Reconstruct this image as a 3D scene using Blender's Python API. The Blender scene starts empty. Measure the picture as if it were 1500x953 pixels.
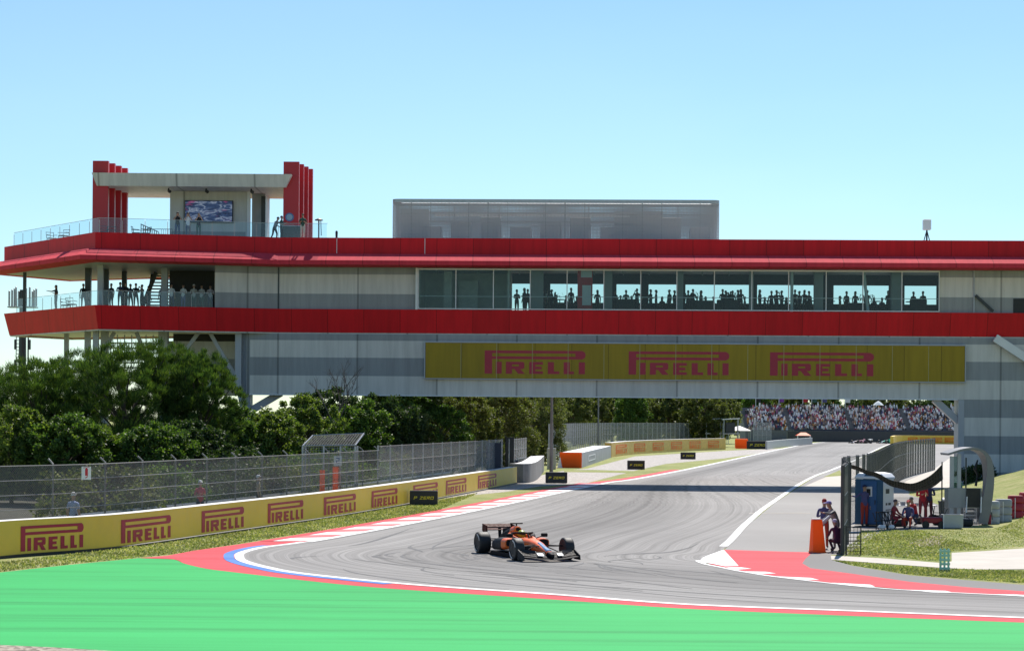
import bpy, bmesh, math, random
import numpy as np
from mathutils import Vector, Matrix, geometry

random.seed(11)
SC = bpy.context.scene
COL = SC.collection
R = math.radians

# ------------------------------------------------------------------ camera
F, CX, CY, H, ROLL = 3000.0, 750.0, 613.0, 4.5, R(0.45)
cam = bpy.data.objects.new('camera', bpy.data.cameras.new('camera'))
COL.objects.link(cam)
cam.location = (0, 0, H)
cam.rotation_euler = (R(90), -ROLL, 0)
cam.data.lens = 72.0
cam.data.sensor_width = 36.0
cam.data.shift_y = 0.091
cam.data.clip_start = 0.5
cam.data.clip_end = 5000
SC.camera = cam

# ------------------------------------------------------------------ light
SUN_EL, SUN_AZ = R(52), R(14)            # azimuth measured from +Y towards +X
world = bpy.data.worlds.new('World')
SC.world = world
world.use_nodes = True
wn = world.node_tree.nodes
wl = world.node_tree.links
bg = wn['Background']
sky = wn.new('ShaderNodeTexSky')
sky.sky_type = 'NISHITA'
sky.sun_disc = False
sky.sun_elevation = SUN_EL
sky.sun_rotation = SUN_AZ
sky.altitude = 100
sky.air_density = 1.0
sky.dust_density = 0.15
sky.ozone_density = 3.0
tint = wn.new('ShaderNodeMix')
tint.data_type = 'RGBA'
tint.blend_type = 'MULTIPLY'
tint.inputs[0].default_value = 1.0
hz = ramp_w = wn.new('ShaderNodeTexNoise')
hz.inputs['Scale'].default_value = 1.6
hz.inputs['Detail'].default_value = 5
mpw = wn.new('ShaderNodeMapping')
mpw.inputs['Scale'].default_value = (1.0, 1.0, 3.5)
wl.new(wn.new('ShaderNodeTexCoord').outputs['Generated'], mpw.inputs['Vector'])
wl.new(mpw.outputs[0], hz.inputs['Vector'])
hr = wn.new('ShaderNodeValToRGB')
hr.color_ramp.elements[0].position = .40
hr.color_ramp.elements[0].color = (.85, 1.03, 1.09, 1)
hr.color_ramp.elements[1].position = .68
hr.color_ramp.elements[1].color = (.98, 1.10, 1.15, 1)
wl.new(hz.outputs['Fac'], hr.inputs[0])
wl.new(hr.outputs[0], tint.inputs[7])
wl.new(sky.outputs[0], tint.inputs[6])
wl.new(tint.outputs[2], bg.inputs[0])
bg.inputs[1].default_value = 0.086
sun = bpy.data.objects.new('sun', bpy.data.lights.new('sun', 'SUN'))
COL.objects.link(sun)
sun.data.energy = 5.0
sun.data.angle = R(0.53)
sun.data.color = (1.0, 0.94, 0.86)
sd = Vector((math.sin(SUN_AZ) * math.cos(SUN_EL), math.cos(SUN_AZ) * math.cos(SUN_EL), math.sin(SUN_EL)))
sun.rotation_euler = sd.to_track_quat('Z', 'Y').to_euler()
sun.location = (0, 60, 80)
SC.view_settings.view_transform = 'Standard'
SC.view_settings.look = 'None'
SC.view_settings.gamma = 1
SC.view_settings.use_curve_mapping = False
SC.view_settings.exposure = 0.48
SC.cycles.use_denoising = True
SC.cycles.transparent_max_bounces = 24
SC.cycles.max_bounces = 7

# ------------------------------------------------------------------ helpers
CR, SR = math.cos(ROLL), math.sin(ROLL)


def ray(px, py):
    u, v = px - CX, CY - py
    return (u * CR - v * SR, u * SR + v * CR)


def G(px, py, z=0.0):
    a, b = ray(px, py)
    Y = (z - H) * F / b
    return Vector((a * Y / F, Y, z))


def P(px, py, Y):
    a, b = ray(px, py)
    return Vector((a * Y / F, Y, H + b * Y / F))


def PX(x, y, z):
    a, b = F * x / y, F * (z - H) / y
    return (CX + a * CR + b * SR, CY - (-a * SR + b * CR))


def cr(pts, n=10, closed=False):
    """Catmull-Rom through points."""
    pts = [Vector(p) for p in pts]
    out = []
    N = len(pts)
    for i in range(N - 1):
        p0 = pts[i - 1] if i > 0 else pts[i] * 2 - pts[i + 1]
        p1, p2 = pts[i], pts[i + 1]
        p3 = pts[i + 2] if i + 2 < N else pts[i + 1] * 2 - pts[i]
        for k in range(n):
            t = k / n
            out.append(0.5 * ((2 * p1) + (-p0 + p2) * t + (2 * p0 - 5 * p1 + 4 * p2 - p3) * t * t
                              + (-p0 + 3 * p1 - 3 * p2 + p3) * t ** 3))
    out.append(pts[-1].copy())
    return out


def tag(o, label=None, cat=None, group=None, kind=None):
    if label: o['label'] = label
    if cat: o['category'] = cat
    if group: o['group'] = group
    if kind: o['kind'] = kind
    return o


def empty(name, loc, label, cat, group=None, rz=0.0):
    o = bpy.data.objects.new(name, None)
    COL.objects.link(o)
    o.location = loc
    o.rotation_euler = (0, 0, rz)
    o.empty_display_size = 0.2
    return tag(o, label, cat, group)


def copy_tree(o, parent=None):
    c = o.copy()
    COL.objects.link(c)
    if parent: c.parent = parent
    for ch in o.children:
        copy_tree(ch, c)
    return c


class MB:
    """collects faces, then links them as one mesh object"""

    def __init__(s):
        s.v, s.f, s.m, s.uv = [], [], [], {}

    def face(s, pts, mat=0, uv=None):
        i = len(s.v)
        s.v += [tuple(p) for p in pts]
        s.f.append(tuple(range(i, i + len(pts))))
        s.m.append(mat)
        if uv: s.uv[len(s.f) - 1] = uv

    def mesh(s, verts, faces, mat=0, M=None):
        i = len(s.v)
        s.v += [tuple((M @ Vector(p)) if M else p) for p in verts]
        for f in faces:
            s.f.append(tuple(i + k for k in f))
            s.m.append(mat)

    def box(s, x0, x1, y0, y1, z0, z1, mat=0, M=None):
        v = [(x0, y0, z0), (x1, y0, z0), (x1, y1, z0), (x0, y1, z0), (x0, y0, z1), (x1, y0, z1), (x1, y1, z1), (x0, y1, z1)]
        s.mesh(v, [(0, 3, 2, 1), (4, 5, 6, 7), (0, 1, 5, 4), (1, 2, 6, 5), (2, 3, 7, 6), (3, 0, 4, 7)], mat, M)

    def rbox(s, x0, x1, y0, y1, z0, z1, r=0.03, mat=0, M=None):
        """box with chamfered edges all round"""
        ring = lambda x0, x1, y0, y1, z, c: [(x0 + c, y0, z), (x1 - c, y0, z), (x1, y0 + c, z), (x1, y1 - c, z), (x1 - c, y1, z), (x0 + c, y1, z), (x0, y1 - c, z), (x0, y0 + c, z)]
        rings = [ring(x0 + r, x1 - r, y0 + r, y1 - r, z0, r * .5), ring(x0, x1, y0, y1, z0 + r, r), ring(x0, x1, y0, y1, z1 - r, r), ring(x0 + r, x1 - r, y0 + r, y1 - r, z1, r * .5)]
        s.loft(rings, mat, M=M)

    def loft(s, rings, mat=0, closed=True, caps=True, M=None):
        n = len(rings[0])
        v = [p for r in rings for p in r]
        f = []
        for i in range(len(rings) - 1):
            for k in range(n if closed else n - 1):
                a, b = i * n + k, i * n + (k + 1) % n
                f.append((a, b, b + n, a + n))
        if caps:
            f.append(tuple(range(n - 1, -1, -1)))
            f.append(tuple(range((len(rings) - 1) * n, len(rings) * n)))
        s.mesh(v, f, mat, M)

    def tube(s, pts, r, n=8, mat=0, caps=True, M=None):
        pts = [Vector(p) for p in pts]
        rs = r if isinstance(r, (list, tuple)) else [r] * len(pts)
        rings = []
        for i, p in enumerate(pts):
            d = (pts[min(i + 1, len(pts) - 1)] - pts[max(i - 1, 0)])
            if d.length < 1e-9: d = Vector((0, 0, 1))
            d.normalize()
            up = Vector((0, 0, 1)) if abs(d.z) < .9 else Vector((1, 0, 0))
            a = d.cross(up).normalized()
            b = a.cross(d).normalized()
            rings.append([p + (a * math.cos(2 * math.pi * k / n) + b * math.sin(2 * math.pi * k / n)) * rs[i] for k in range(n)])
        s.loft(rings, mat, caps=caps, M=M)

    def beam(s, p0, p1, w, h, mat=0):
        """square bar between two points"""
        p0, p1 = Vector(p0), Vector(p1)
        d = (p1 - p0).normalized()
        up = Vector((0, 0, 1)) if abs(d.z) < .95 else Vector((0, 1, 0))
        a = d.cross(up).normalized() * w / 2
        b = a.cross(d).normalized() * h / 2
        s.loft([[p + a + b, p - a + b, p - a - b, p + a - b] for p in (p0, p1)], mat)

    def prism(s, poly, z0, z1, mat=0, top=None):
        a = [(p[0], p[1], z0) for p in poly]
        b = [(p[0], p[1], z1) for p in poly]
        n = len(poly)
        i = len(s.v)
        s.v += a + b
        ar = sum(poly[k][0] * poly[(k + 1) % n][1] - poly[(k + 1) % n][0] * poly[k][1] for k in range(n))
        fl = [tuple(range(n, 2 * n)), tuple(range(n - 1, -1, -1))] + [(k, (k + 1) % n, n + (k + 1) % n, n + k) for k in range(n)]
        for q, f in enumerate(fl):
            f = tuple(i + k for k in f)
            s.f.append(f if ar > 0 else f[::-1])
            s.m.append(top if (q == 0 and top is not None) else mat)

    def lathe(s, prof, n=24, mat=0, M=None, axis='z'):
        rings = []
        for (r, h) in prof:
            ring = []
            for k in range(n):
                c, q = math.cos(2 * math.pi * k / n) * r, math.sin(2 * math.pi * k / n) * r
                ring.append((c, q, h) if axis == 'z' else (c, h, q))
            rings.append(ring)
        s.loft(rings, mat, M=M)

    def build(s, name, mats, parent=None, off=None, smooth=False, fix=False):
        me = bpy.data.meshes.new(name)
        v = s.v
        if off is not None:
            v = [(p[0] - off[0], p[1] - off[1], p[2] - off[2]) for p in v]
        me.from_pydata(v, [], s.f)
        mats = mats if isinstance(mats, (list, tuple)) else [mats]
        for m in mats: me.materials.append(m)
        me.polygons.foreach_set('material_index', s.m)
        if s.uv:
            uvl = me.uv_layers.new(name='UVMap')
            for pi, uv in s.uv.items():
                for li, c in zip(me.polygons[pi].loop_indices, uv): uvl.data[li].uv = c
        if fix or smooth:
            bm = bmesh.new(); bm.from_mesh(me)
            if fix: bmesh.ops.recalc_face_normals(bm, faces=bm.faces)
            bm.to_mesh(me); bm.free()
        if smooth:
            me.polygons.foreach_set('use_smooth', [True] * len(me.polygons))
            try: me.set_sharp_from_angle(angle=R(38))
            except Exception: pass
        me.update()
        o = bpy.data.objects.new(name, me)
        COL.objects.link(o)
        if parent is not None: o.parent = parent
        elif off is not None: o.location = off
        return o


# ------------------------------------------------------------------ materials
def nt_new(name):
    m = bpy.data.materials.new(name)
    m.use_nodes = True
    return m, m.node_tree.nodes, m.node_tree.links, m.node_tree.nodes['Principled BSDF']


def noise(n, l, vec, scale, detail=4, rough=.6, dist=0.0):
    t = n.new('ShaderNodeTexNoise')
    t.inputs['Scale'].default_value = scale
    t.inputs['Detail'].default_value = detail
    t.inputs['Roughness'].default_value = rough
    t.inputs['Distortion'].default_value = dist
    if vec is not None: l.new(vec, t.inputs['Vector'])
    return t.outputs['Fac']


def ramp(n, l, fac, stops):
    r = n.new('ShaderNodeValToRGB')
    while len(r.color_ramp.elements) < len(stops): r.color_ramp.elements.new(.5)
    for e, (p, c) in zip(r.color_ramp.elements, stops):
        e.position = p
        e.color = (c, c, c, 1) if isinstance(c, (int, float)) else (*c, 1)
    l.new(fac, r.inputs[0])
    return r.outputs[0]


def mixc(n, l, fac, a, b, mode='MIX'):
    x = n.new('ShaderNodeMix')
    x.data_type = 'RGBA'
    x.blend_type = mode
    for sock, val in ((x.inputs[0], fac), (x.inputs[6], a), (x.inputs[7], b)):
        if isinstance(val, (int, float)): sock.default_value = val
        elif isinstance(val, tuple): sock.default_value = (*val, 1)
        else: l.new(val, sock)
    return x.outputs[2]


def mapping(n, l, src, scale=(1, 1, 1), rot=(0, 0, 0)):
    mp = n.new('ShaderNodeMapping')
    mp.inputs['Scale'].default_value = scale
    mp.inputs['Rotation'].default_value = rot
    l.new(src, mp.inputs['Vector'])
    return mp.outputs[0]


def coord(n, kind='Object'):
    return n.new('ShaderNodeTexCoord').outputs[kind]


def mth(n, l, op, a, b=None):
    x = n.new('ShaderNodeMath')
    x.operation = op
    for sock, val in ((x.inputs[0], a), (x.inputs[1], b)):
        if val is None: continue
        if isinstance(val, (int, float)): sock.default_value = val
        else: l.new(val, sock)
    return x.outputs[0]


def M(name, col, rough=.55, metal=0.0, var=.12, scale=1.5, spec=.5, bump=0.0, coat=0.0, stretch=(1, 1, 1)):
    m, n, l, p = nt_new(name)
    c = mapping(n, l, coord(n), stretch)
    f1 = noise(n, l, c, scale, 5)
    f2 = noise(n, l, c, scale * 9, 3)
    f = mth(n, l, 'ADD', mth(n, l, 'MULTIPLY', f1, .65), mth(n, l, 'MULTIPLY', f2, .35))
    k = ramp(n, l, f, [(.25, 1 - var), (.75, 1 + var * .6)])
    l.new(mixc(n, l, 1.0, tuple(col), k, 'MULTIPLY'), p.inputs['Base Color'])
    l.new(ramp(n, l, f2, [(.3, max(rough - .08, .03)), (.7, min(rough + .1, 1))]), p.inputs['Roughness'])
    p.inputs['Metallic'].default_value = metal
    p.inputs['Specular IOR Level'].default_value = spec
    p.inputs['Coat Weight'].default_value = coat
    if bump:
        b = n.new('ShaderNodeBump')
        b.inputs['Strength'].default_value = bump
        b.inputs['Distance'].default_value = .02
        l.new(f2, b.inputs['Height'])
        l.new(b.outputs[0], p.inputs['Normal'])
    return m


def panel_mat(name, col, rough=.45, pw=2.55, var=.08, metal=0.0):
    """sheet cladding: each panel a slightly different tone, thin joints"""
    m, n, l, p = nt_new(name)
    c = coord(n)
    sx = n.new('ShaderNodeSeparateXYZ'); l.new(c, sx.inputs[0])
    q = mth(n, l, 'DIVIDE', sx.outputs[0], pw)
    fr = mth(n, l, 'FRACT', q)
    cell = n.new('ShaderNodeTexWhiteNoise'); cell.noise_dimensions = '1D'
    l.new(mth(n, l, 'FLOOR', q), cell.inputs['W'])
    tone = ramp(n, l, cell.outputs[0], [(0, 1 - var), (1, 1 + var)])
    joint = ramp(n, l, mth(n, l, 'ABSOLUTE', mth(n, l, 'SUBTRACT', fr, .5)), [(.485, 1.0), (.493, .55)])
    grime = ramp(n, l, noise(n, l, mapping(n, l, c, (1.7, .6, .14)), 1.6, 6, .65), [(.32, .86), (.6, 1.05)])
    k = mixc(n, l, 1.0, tone, joint, 'MULTIPLY')
    k = mixc(n, l, 1.0, k, grime, 'MULTIPLY')
    l.new(mixc(n, l, 1.0, tuple(col), k, 'MULTIPLY'), p.inputs['Base Color'])
    p.inputs['Roughness'].default_value = rough
    p.inputs['Metallic'].default_value = metal
    p.inputs['Specular IOR Level'].default_value = .25
    return m


def glass_mat(name, tint=(.75, .85, .85), refl=1.0, body=0.0):
    m, n, l, p = nt_new(name)
    n.remove(p)
    out = n['Material Output']
    tr = n.new('ShaderNodeBsdfTransparent'); tr.inputs[0].default_value = (*tint, 1)
    gl = n.new('ShaderNodeBsdfGlossy'); gl.inputs['Roughness'].default_value = .02
    gl.inputs[0].default_value = (.9, .95, 1, 1)
    fr = n.new('ShaderNodeFresnel'); fr.inputs[0].default_value = 1.5
    mx = n.new('ShaderNodeMixShader')
    l.new(mth(n, l, 'MULTIPLY', fr.outputs[0], refl), mx.inputs[0])
    l.new(tr.outputs[0], mx.inputs[1]); l.new(gl.outputs[0], mx.inputs[2])
    last = mx.outputs[0]
    if body:
        df = n.new('ShaderNodeBsdfDiffuse'); df.inputs[0].default_value = (.45, .62, .66, 1)
        m2 = n.new('ShaderNodeMixShader'); m2.inputs[0].default_value = body
        l.new(last, m2.inputs[1]); l.new(df.outputs[0], m2.inputs[2]); last = m2.outputs[0]
    l.new(last, out.inputs[0])
    return m


def mesh_mat(name, col, cell=.06, cover=.3, rough=.5, metal=.3, square=False):
    """woven wire: opaque wires, open holes, laid out on UVs in metres"""
    m, n, l, p = nt_new(name)
    out = n['Material Output']
    uv = n.new('ShaderNodeUVMap').outputs[0]
    s = n.new('ShaderNodeSeparateXYZ'); l.new(uv, s.inputs[0])
    if square: a, b = s.outputs[0], s.outputs[1]
    else:
        a = mth(n, l, 'ADD', s.outputs[0], s.outputs[1]); b = mth(n, l, 'SUBTRACT', s.outputs[0], s.outputs[1])
    w = 1 - math.sqrt(1 - cover)
    hit = None
    for q in (a, b):
        e = mth(n, l, 'LESS_THAN', mth(n, l, 'FRACT', mth(n, l, 'DIVIDE', q, cell)), w)
        hit = e if hit is None else mth(n, l, 'MAXIMUM', hit, e)
    p.inputs['Base Color'].default_value = (*col, 1)
    p.inputs['Roughness'].default_value = rough
    p.inputs['Metallic'].default_value = metal
    tr = n.new('ShaderNodeBsdfTransparent')
    mx = n.new('ShaderNodeMixShader')
    l.new(hit, mx.inputs[0]); l.new(tr.outputs[0], mx.inputs[1]); l.new(p.outputs[0], mx.inputs[2])
    l.new(mx.outputs[0], out.inputs[0])
    return m


def island_mat(name, stops, rough=.7, trans=0.0, var_scale=.35):
    """every leaf / body its own tone"""
    m, n, l, p = nt_new(name)
    g = n.new('ShaderNodeNewGeometry')
    c = ramp(n, l, g.outputs['Random Per Island'], stops)
    k = ramp(n, l, noise(n, l, coord(n), var_scale, 3), [(.35, .75), (.65, 1.2)])
    c = mixc(n, l, 1.0, c, k, 'MULTIPLY')
    l.new(c, p.inputs['Base Color'])
    p.inputs['Roughness'].default_value = rough
    p.inputs['Specular IOR Level'].default_value = .3
    if trans:
        out = n['Material Output']
        t = n.new('ShaderNodeBsdfTranslucent')
        l.new(mixc(n, l, 1.0, c, (1.35, 1.5, .55), 'MULTIPLY'), t.inputs[0])
        mx = n.new('ShaderNodeMixShader'); mx.inputs[0].default_value = trans
        l.new(p.outputs[0], mx.inputs[1]); l.new(t.outputs[0], mx.inputs[2]); l.new(mx.outputs[0], out.inputs[0])
    return m


# the setting's surfaces
def grass_mat(name):
    m, n, l, p = nt_new(name)
    c = coord(n)
    big = noise(n, l, mapping(n, l, c, (.12, .22, 1)), 1.0, 5)
    mid = noise(n, l, mapping(n, l, c, (.9, 1.6, 1)), 1.0, 5, .7)
    fine = noise(n, l, c, 14, 4, .75)
    f = mth(n, l, 'ADD', mth(n, l, 'MULTIPLY', big, .35), mth(n, l, 'ADD', mth(n, l, 'MULTIPLY', mid, .4), mth(n, l, 'MULTIPLY', fine, .25)))
    col = ramp(n, l, f, [(.34, (.125, .175, .04)), (.45, (.205, .245, .07)), (.55, (.32, .315, .13)), (.67, (.50, .45, .28))])
    l.new(col, p.inputs['Base Color'])
    p.inputs['Roughness'].default_value = .9
    p.inputs['Specular IOR Level'].default_value = .15
    b = n.new('ShaderNodeBump'); b.inputs['Strength'].default_value = .9; b.inputs['Distance'].default_value = .06
    l.new(fine, b.inputs['Height']); l.new(b.outputs[0], p.inputs['Normal'])
    return m


def gravel_mat(name, a=(.26, .24, .22), b=(.52, .48, .44)):
    m, n, l, p = nt_new(name)
    c = coord(n)
    v = n.new('ShaderNodeTexVoronoi'); v.inputs['Scale'].default_value = 9; l.new(c, v.inputs['Vector'])
    f = noise(n, l, mapping(n, l, c, (.3, .8, 1)), 1.3, 6, .7)
    t = mixc(n, l, .4, v.outputs['Color'], f)
    l.new(ramp(n, l, t, [(.3, a), (.7, b)]), p.inputs['Base Color'])
    p.inputs['Roughness'].default_value = .95
    bp = n.new('ShaderNodeBump'); bp.inputs['Strength'].default_value = .7; bp.inputs['Distance'].default_value = .05
    l.new(v.outputs['Distance'], bp.inputs['Height']); l.new(bp.outputs[0], p.inputs['Normal'])
    return m


def paint_mat(name, col, worn=.10, stretch=(.05, 1.2, 1), rough=.6, dark=.75):
    """painted asphalt: sweeps of rubber dust and wear along the running direction"""
    m, n, l, p = nt_new(name)
    c = coord(n)
    s = noise(n, l, mapping(n, l, c, stretch), 1.0, 6, .65)
    f = noise(n, l, c, 22, 3)
    d = noise(n, l, mapping(n, l, c, (.08, .16, 1)), 1.0, 4)
    k = ramp(n, l, s, [(.28, dark), (.5, 1.0), (.75, 1.0 + worn)])
    k = mixc(n, l, 1.0, k, ramp(n, l, f, [(.3, .93), (.7, 1.04)]), 'MULTIPLY')
    k = mixc(n, l, 1.0, k, ramp(n, l, d, [(.3, .92), (.7, 1.06)]), 'MULTIPLY')
    l.new(mixc(n, l, 1.0, tuple(col), k, 'MULTIPLY'), p.inputs['Base Color'])
    p.inputs['Roughness'].default_value = max(rough, .75)
    p.inputs['Specular IOR Level'].default_value = .12
    return m


def asphalt_mat(name, base=.245, uvs=True, rubber=True):
    m, n, l, p = nt_new(name)
    c = coord(n)
    grain = noise(n, l, c, 40, 3, .8)
    patch = noise(n, l, mapping(n, l, c, (.07, .05, 1)), 1.0, 4)
    k = ramp(n, l, grain, [(.25, .88), (.75, 1.12)])
    k = mixc(n, l, 1.0, k, ramp(n, l, patch, [(.3, .88), (.7, 1.12)]), 'MULTIPLY')
    if uvs:
        uv = n.new('ShaderNodeUVMap').outputs[0]
        s = n.new('ShaderNodeSeparateXYZ'); l.new(uv, s.inputs[0])
        streak = noise(n, l, mapping(n, l, uv, (.012, 2.4, 1)), 1.0, 6, .7, .1)
        fine = noise(n, l, mapping(n, l, uv, (.03, 9, 1)), 1.0, 4, .7)
        k = mixc(n, l, 1.0, k, ramp(n, l, streak, [(.34, .66), (.5, 1.0), (.7, 1.16)]), 'MULTIPLY')
        k = mixc(n, l, 1.0, k, ramp(n, l, fine, [(.32, .82), (.6, 1.08)]), 'MULTIPLY')
        # darker rubbered line across the lane (v in metres from the outer edge)
        mid = ramp(n, l, mth(n, l, 'DIVIDE', s.outputs[1], 14.0), [(.0, 1.16), (.26, 1.1), (.42, .82), (.60, .78), (.78, 1.0), (1.0, 1.12)])
        k = mixc(n, l, 1.0, k, mid, 'MULTIPLY')
    l.new(mixc(n, l, 1.0, (base, base * .965, base * .925), k, 'MULTIPLY'), p.inputs['Base Color'])
    p.inputs['Roughness'].default_value = .9
    p.inputs['Specular IOR Level'].default_value = .15
    b = n.new('ShaderNodeBump'); b.inputs['Strength'].default_value = .25; b.inputs['Distance'].default_value = .01
    l.new(grain, b.inputs['Height']); l.new(b.outputs[0], p.inputs['Normal'])
    return m


def kerb_mat(name, period=4.2, skew=.9):
    m, n, l, p = nt_new(name)
    uv = n.new('ShaderNodeUVMap').outputs[0]
    s = n.new('ShaderNodeSeparateXYZ'); l.new(uv, s.inputs[0])
    u = mth(n, l, 'ADD', s.outputs[0], mth(n, l, 'MULTIPLY', s.outputs[1], skew))
    e = mth(n, l, 'LESS_THAN', mth(n, l, 'FRACT', mth(n, l, 'DIVIDE', u, period)), .5)
    k = ramp(n, l, noise(n, l, mapping(n, l, coord(n), (.6, .3, 1)), 1.5, 5), [(.3, .8), (.65, 1.05)])
    c = mixc(n, l, e, (.72, .72, .72), (.62, .055, .06))
    l.new(mixc(n, l, 1.0, c, k, 'MULTIPLY'), p.inputs['Base Color'])
    p.inputs['Roughness'].default_value = .55
    return m


MAT = dict(
    grass=grass_mat('grass'), gravel=gravel_mat('gravel'), dirt=gravel_mat('dirt_and_stones', (.16, .13, .10), (.4, .34, .27)),
    asphalt=asphalt_mat('track_asphalt'), apron=asphalt_mat('apron_asphalt', .30, False),
    path=asphalt_mat('path_asphalt', .22, False),
    green=paint_mat('green_run_off_paint', (.035, .37, .098), dark=.66, stretch=(.045, 1.0, 1)),
    redpaint=paint_mat('red_run_off_paint', (.60, .070, .085), dark=.78),
    white=paint_mat('white_line_paint', (.78, .78, .76), dark=.82), blue=paint_mat('blue_line_paint', (.10, .22, .55)),
    kerb=kerb_mat('kerb_paint'),
    concrete=M('pale_concrete', (.48, .44, .385), .85, var=.25, scale=.6, bump=.3),
    grey_concrete=M('grey_concrete', (.36, .37, .38), .8, var=.3, scale=.8, bump=.3),
    red=panel_mat('red_cladding', (.62, .008, .016), .55, 2.55, .09),
    redcanopy=panel_mat('red_canopy', (.60, .040, .060), .85, 2.55, .04),
    light=panel_mat('light_grey_cladding', (.62, .59, .55), .5, 5.6, .06),
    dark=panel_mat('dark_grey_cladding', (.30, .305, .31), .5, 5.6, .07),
    steel=M('painted_steel', (.38, .39, .42), .4, var=.1), white_steel=M('white_painted_steel', (.72, .72, .72), .4, var=.1),
    galv=M('galvanised_steel', (.42, .43, .44), .45, .7, var=.2, scale=4),
    darksteel=M('dark_steel', (.045, .05, .055), .45, .3, var=.2),
    black=M('matt_black', (.012, .012, .014), .5, var=.3), interior=M('dark_interior_lining', (.04, .04, .04), .7, var=.2, scale=.5),
    glass=glass_mat('window_glass', (.55, .69, .69), .55, .03), rail_glass=glass_mat('railing_glass', (.78, .91, .94), 1.0, .05),
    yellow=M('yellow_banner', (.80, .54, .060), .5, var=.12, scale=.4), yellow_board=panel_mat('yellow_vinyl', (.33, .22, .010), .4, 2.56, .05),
    maroon=M('red_lettering', (.40, .016, .040), .5, var=.1),
    orange=M('orange_plastic', (.90, .19, .012), .45, var=.15, scale=2), adorange=M('orange_banner', (.70, .44, .09), .55, var=.3, scale=1.2, stretch=(1, 1, 3)),
    signblack=M('black_board', (.014, .013, .016), .45, var=.2), signyellow=M('yellow_lettering', (.72, .58, .02), .5),
    white_paint=M('white_plastic', (.75, .75, .76), .45, var=.1), grey_paint=M('grey_plastic', (.40, .42, .44), .5, var=.15),
    tarp=M('black_shade_net', (.018, .018, .02), .75, var=.3, scale=3), blueplastic=M('blue_plastic', (.016, .085, .17), .45, var=.15),
    redplastic=M('red_wrapping', (.33, .012, .022), .5, var=.3, scale=2), wood=M('bark', (.085, .065, .045), .9, var=.4, scale=4, bump=.6),
    screen=None,
)
_m = MAT['orange']; _n = _m.node_tree.nodes; _l = _m.node_tree.links
_t = _n.new('ShaderNodeBsdfTranslucent'); _t.inputs[0].default_value = (1.0, .28, .012, 1)
_x = _n.new('ShaderNodeMixShader'); _x.inputs[0].default_value = .45
_l.new(_n['Principled BSDF'].outputs[0], _x.inputs[1]); _l.new(_t.outputs[0], _x.inputs[2]); _l.new(_x.outputs[0], _n['Material Output'].inputs[0])


# ================================================================== the setting
def sheet(name, pts, z, mat, px=True):
    """flat polygon on the ground; pts are photo points turned into ground points"""
    mb = MB()
    w = [G(*p) if px else Vector((p[0], p[1], 0)) for p in pts]
    ar = sum(w[k].x * w[(k + 1) % len(w)].y - w[(k + 1) % len(w)].x * w[k].y for k in range(len(w)))
    if ar < 0: w = w[::-1]
    tris = geometry.tessellate_polygon([[Vector((p.x, p.y, 0)) for p in w]])
    mb.v = [(p.x, p.y, z) for p in w]
    for t in tris:
        a, b, c = (w[i] for i in t)
        if (b.x - a.x) * (c.y - a.y) - (b.y - a.y) * (c.x - a.x) < 0: t = (t[0], t[2], t[1])
        mb.f.append(tuple(t)); mb.m.append(0)
    return tag(mb.build(name, mat), kind='structure')


def ribbon(name, A, B, z, mat, zb=None):
    """strip between two matched edges, UVs in metres along / across"""
    mb = MB()
    s = 0.0
    for i in range(len(A) - 1):
        d = ((A[i + 1] - A[i]).length + (B[i + 1] - B[i]).length) / 2
        w0, w1 = (B[i] - A[i]).length, (B[i + 1] - A[i + 1]).length
        q = [(A[i].x, A[i].y, z), (B[i].x, B[i].y, z), (B[i + 1].x, B[i + 1].y, z), (A[i + 1].x, A[i + 1].y, z)]
        uv = [(s, 0), (s, w0), (s + d, w1), (s + d, 0)]
        n = (Vector(q[1]) - Vector(q[0])).cross(Vector(q[3]) - Vector(q[0]))
        if n.z < 0: q, uv = q[::-1], uv[::-1]
        mb.face(q, 0, uv)
        s += d
    return tag(mb.build(name, mat), kind='structure')


def inset(path, d):
    """offset a ground path sideways (positive = to the left of travel)"""
    out = []
    for i, p in enumerate(path):
        t = path[min(i + 1, len(path) - 1)] - path[max(i - 1, 0)]
        t = Vector((t.x, t.y, 0)).normalized()
        out.append(p + Vector((-t.y, t.x, 0)) * d)
    return out


MAT['dark_dirt'] = gravel_mat('dark_earth', (.035, .034, .022), (.09, .085, .06))  # darker earth colour for the road behind the fence
g = MB()
N = 3000
g.face([(-N, -N, 0), (N, -N, 0), (N, N, 0), (-N, N, 0)])
tag(g.build('ground', MAT['grass']), kind='structure')

# bank rising at the right, under the foot of the bridge
bank = MB()
nx, ny = 50, 50
bx0, bx1, by0, by1 = 17.0, 75.0, 66.0, 137.0
sst = lambda t: max(0, min(1, t)) ** 2 * (3 - 2 * max(0, min(1, t)))


def bank_z(x, y):
    lim = 18.6 + (y - 70) * .10
    z = 1.5 * sst((x - lim - 3.0) / 8.0) * sst((y - 80) / 22.0) + .55 * sst((x - lim) / 5) * sst((y - 72) / 10)
    z *= sst((by1 - y) / 8.0) * sst((bx1 - x) / 6.0)
    return z + .10 * math.sin(x * .8 + y * .5) * min(1, z)


for j in range(ny):
    for i in range(nx):
        q = []
        for (a, b) in ((i, j), (i + 1, j), (i + 1, j + 1), (i, j + 1)):
            x, y = bx0 + (bx1 - bx0) * a / nx, by0 + (by1 - by0) * b / ny
            q.append((x, y, bank_z(x, y) - .02))
        bank.face(q)
bo = bank.build('grass_bank', MAT['grass'], smooth=True)
tag(bo, kind='structure')

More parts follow.
